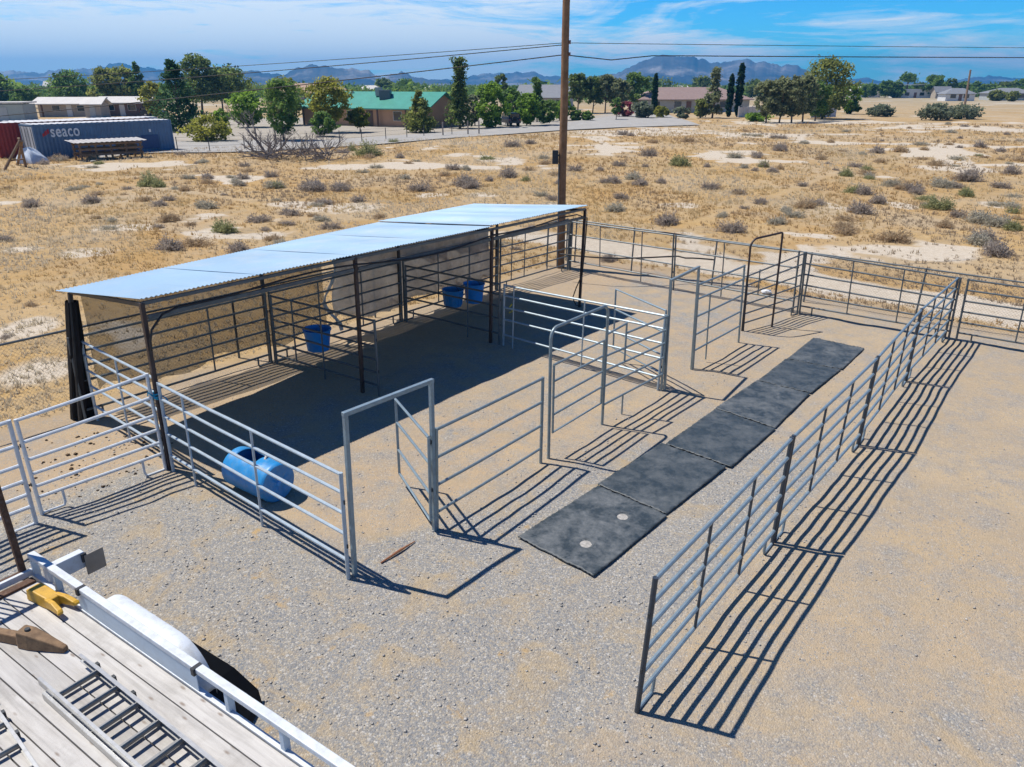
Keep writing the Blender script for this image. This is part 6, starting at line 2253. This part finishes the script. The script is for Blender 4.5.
def range_(name, prof, D, depth, seed, rough=1.0):
    """prof: crest (px, py) list in the level frame"""
    px = np.array([p[0] for p in prof], float); py = np.array([p[1] for p in prof], float)
    hx = np.arange(px[0], px[-1] + .01, 1.0)
    n = len(hx)
    yy = np.interp(hx, px, py) + (fbm(hx / 5.5, hx * 0 + seed, seed, 5) - .5) * 4.6 * np.clip((84 - np.interp(hx, px, py)) / 10, 0, 1)
    NV = 46
    CF = 28 / 46
    Hc0 = np.maximum(CAM_H + np.tan(np.arctan((CY - yy) / F_PX) - PITCH) * D, 4)
    Vv = np.zeros((NV + 1, n, 3))
    for j in range(NV + 1):
        f = j / NV                                  # 0 front foot, 1 back foot, crest at .62
        dist = D + depth * (f - CF)
        x = (hx - CX) / F_PX * (dist * math.cos(PITCH) - (Hc0 - CAM_H) * math.sin(PITCH))
        y = np.full(n, dist)
        crest = (CY - yy)
        # elevation of crest line above horizon
        elev = np.tan(np.arctan((CY - yy) / F_PX) - PITCH)
        Hc = CAM_H + elev * D
        Hc = np.maximum(Hc, 4)
        if j <= 28: s = j / 28
        else: s = max(0, 1 - (f - CF) / (1 - CF))
        ridge = np.abs(fbm(x / 235 + seed, y / 500, seed, 5) - .5) * 2
        fine = fbm(x / 73, y / 84, seed + 5, 4) - .5
        gully = np.abs(fbm(x / 26 + y / 90, y / 60, seed + 9, 4) - .5) * 2
        prof_s = s ** 1.25
        z = Hc * (prof_s * (1 - rough * .95 * (1 - ridge) * (1 - s) ** .5 * (s > 0)) + fine * .30 * s * (1 - s) * 4 * rough - gully * .22 * s * (1 - s) ** .7 * 2 * rough)
        z = np.where(s >= .999, Hc, z) - (3 if s <= .02 else 0)
        Vv[j, :, 0] = x; Vv[j, :, 1] = y; Vv[j, :, 2] = z
    V = Vv.reshape(-1, 3)
    I = np.arange((NV + 1) * n).reshape(NV + 1, n)
    Fc = np.stack([I[:-1, :-1].ravel(), I[:-1, 1:].ravel(), I[1:, 1:].ravel(), I[1:, :-1].ravel()], 1)
    o = np_mesh(name, V, Fc, ROCK, smooth_=True)
    return tag(o, kind='structure')


range_('mountains', [(-120, 76), (-40, 74), (0, 72), (12, 70), (40, 73), (60, 70), (85, 69), (97, 67), (108, 65), (120, 62.5), (131, 65), (148, 67.5), (165, 71), (185, 76), (205, 80), (225, 83), (240, 86)], 3500, 1450, 3)
range_('mountains', [(205, 86), (225, 81), (240, 73), (250, 70.5), (262, 72.5), (282, 75), (290, 71), (300, 68), (312, 63.5), (320, 66), (335, 67.5), (350, 69), (365, 69.5), (382, 77), (392, 74), (401, 72), (411, 75.5), (425, 79), (445, 80), (470, 85)], 2900, 1150, 13)
range_('mountains', [(380, 84), (430, 80), (455, 79), (475, 74.5), (500, 73), (520, 72), (532, 71), (546, 76), (562, 77), (582, 79), (620, 84)], 4000, 1250, 23)
range_('mountains', [(555, 84), (580, 77), (600, 75), (616, 73.5), (632, 67), (646, 60), (656, 56.5), (663, 55.3), (690, 57), (704, 60), (712, 63.5), (721, 62.5), (735, 60.5), (747, 58), (757, 62.5), (768, 62.5), (780, 65.5), (798, 66), (812, 72), (832, 79), (870, 86)], 3350, 1550, 33)
range_('mountains', [(820, 83), (845, 80), (858, 79), (866, 76.5), (876, 80.5), (892, 82), (920, 82), (940, 81.5), (955, 80), (975, 77.5), (988, 76), (1008, 78), (1030, 79.5), (1070, 81), (1130, 84)], 4200, 1350, 43)

# ------------------------------------------------------------------ haze
hz = bpy.data.materials.new('haze_air'); hz.use_nodes = True
t = NT(hz)
for nd in list(t.n):
    if nd.type == 'BSDF_PRINCIPLED': t.n.remove(nd)
pv = t.new('ShaderNodeVolumePrincipled')
pv.inputs['Color'].default_value = (.10, .49, 1.0, 1)
pv.inputs['Density'].default_value = 2.6e-4
pv.inputs['Anisotropy'].default_value = .2
t.link(pv.outputs[0], t.n['Material Output'].inputs['Volume'])
o = MB().box(Vector((0, 2400, 78)), Vector((5600, 0, 0)), Vector((0, 3100, 0)), Vector((0, 0, 84))).build('haze', hz, None)
tag(o, kind='stuff')

# ------------------------------------------------------------------ sun and sky
sh_k = Vector((.815, -.254, -1.55)).normalized()
sdir = -(CROT @ sh_k)
elev = math.asin(sdir.z)
az = math.atan2(sdir.x, sdir.y)
L = bpy.data.lights.new('sun', 'SUN'); L.energy = 5.0; L.angle = R_(.53); L.color = (1.0, .95, .87)
lo_ = bpy.data.objects.new('sun', L); COL.objects.link(lo_)
lo_.rotation_euler = (-sdir).to_track_quat('-Z', 'Y').to_euler()
lo_.location = (-20, 10, 40)
Wd = bpy.data.worlds.new('World'); S.world = Wd; Wd.use_nodes = True
nt = Wd.node_tree
t = NT(Wd)
bg = nt.nodes['Background']
sky = t.new('ShaderNodeTexSky'); sky.sky_type = 'NISHITA'; sky.sun_disc = False
sky.sun_elevation = elev; sky.sun_rotation = az
sky.altitude = 800; sky.air_density = 1.0; sky.dust_density = .3; sky.ozone_density = 3.0
tcw = t.new('ShaderNodeTexCoord').outputs['Generated']
sp = t.new('ShaderNodeSeparateXYZ'); t.link(tcw, sp.inputs[0])
hs = t.new('ShaderNodeHueSaturation'); hs.inputs['Saturation'].default_value = 1.35
t.link(sky.outputs[0], hs.inputs['Color'])
blue = t.mix(1.0, hs.outputs[0], (.36, 1.42, 2.1), 'MULTIPLY')
blue = t.mix(1.0, blue, t.ramp(sp.outputs[2], [(0., 1.15), (.10, .95), (.2, .6), (.4, .52), (1., .5)]), 'MULTIPLY')
cb = t.new('ShaderNodeCombineXYZ')
t.link(t.math('MULTIPLY', sp.outputs[0], 3.6), cb.inputs[0]); t.link(t.math('MULTIPLY', sp.outputs[2], 30.), cb.inputs[1])
t.link(t.math('MULTIPLY', sp.outputs[1], 1.2), cb.inputs[2])
n1 = t.noise(cb.outputs[0], 1.0, 8, .62, 1.1)
n2 = t.noise(cb.outputs[0], 4.2, 7, .65, .6)
cl = t.math('ADD', t.math('MULTIPLY', n1, .76), t.math('MULTIPLY', n2, .24))
# a veil of thin cloud, thicker to the left and low down, thin to the right
side = t.ramp(t.maprange(sp.outputs[0], -.6, .6, 0, 1), [(0, .17), (.42, .15), (.60, .02), (1., -.03)])
hgt_b = t.ramp(sp.outputs[2], [(0., .05), (.02, .06), (.045, .10), (.072, .03), (.09, -.07), (.3, -.12)])
cl = t.math('ADD', cl, t.math('ADD', side, t.math('SUBTRACT', hgt_b, 0.)))
cl = t.ramp(cl, [(.52, 0.), (.60, .5), (.67, 1.)])
cl = t.math('MULTIPLY', cl, t.ramp(sp.outputs[2], [(0., .8), (.03, .95), (.11, .9), (.22, .12), (1., .04)]))
skyc = t.mix(cl, blue, (11.5, 12.6, 13.4))
t.link(skyc, bg.inputs[0])
bg.inputs[1].default_value = .075

# ------------------------------------------------------------------ camera, render settings
cam = bpy.data.cameras.new('camera'); co_ = bpy.data.objects.new('camera', cam); COL.objects.link(co_)
cam.sensor_width = 36; cam.sensor_fit = 'HORIZONTAL'; cam.lens = F_PX / 1024 * 36
cam.clip_start = .1; cam.clip_end = 60000
Mx = Matrix.Identity(4)
for i in range(3):
    Mx[i][0] = RT0[i]; Mx[i][1] = UP0[i]; Mx[i][2] = -FW0[i]
Mx.translation = CAM
co_.matrix_world = Mx
S.camera = co_
S.view_settings.view_transform = 'Standard'
S.view_settings.look = 'None'
S.view_settings.exposure = .17
S.view_settings.gamma = 1
S.view_settings.use_curve_mapping = False
S.cycles.use_denoising = True
S.cycles.max_bounces = 6
S.cycles.diffuse_bounces = 2
S.cycles.transparent_max_bounces = 24
S.cycles.volume_bounces = 0
S.cycles.use_adaptive_sampling = True
S.cycles.adaptive_threshold = .015
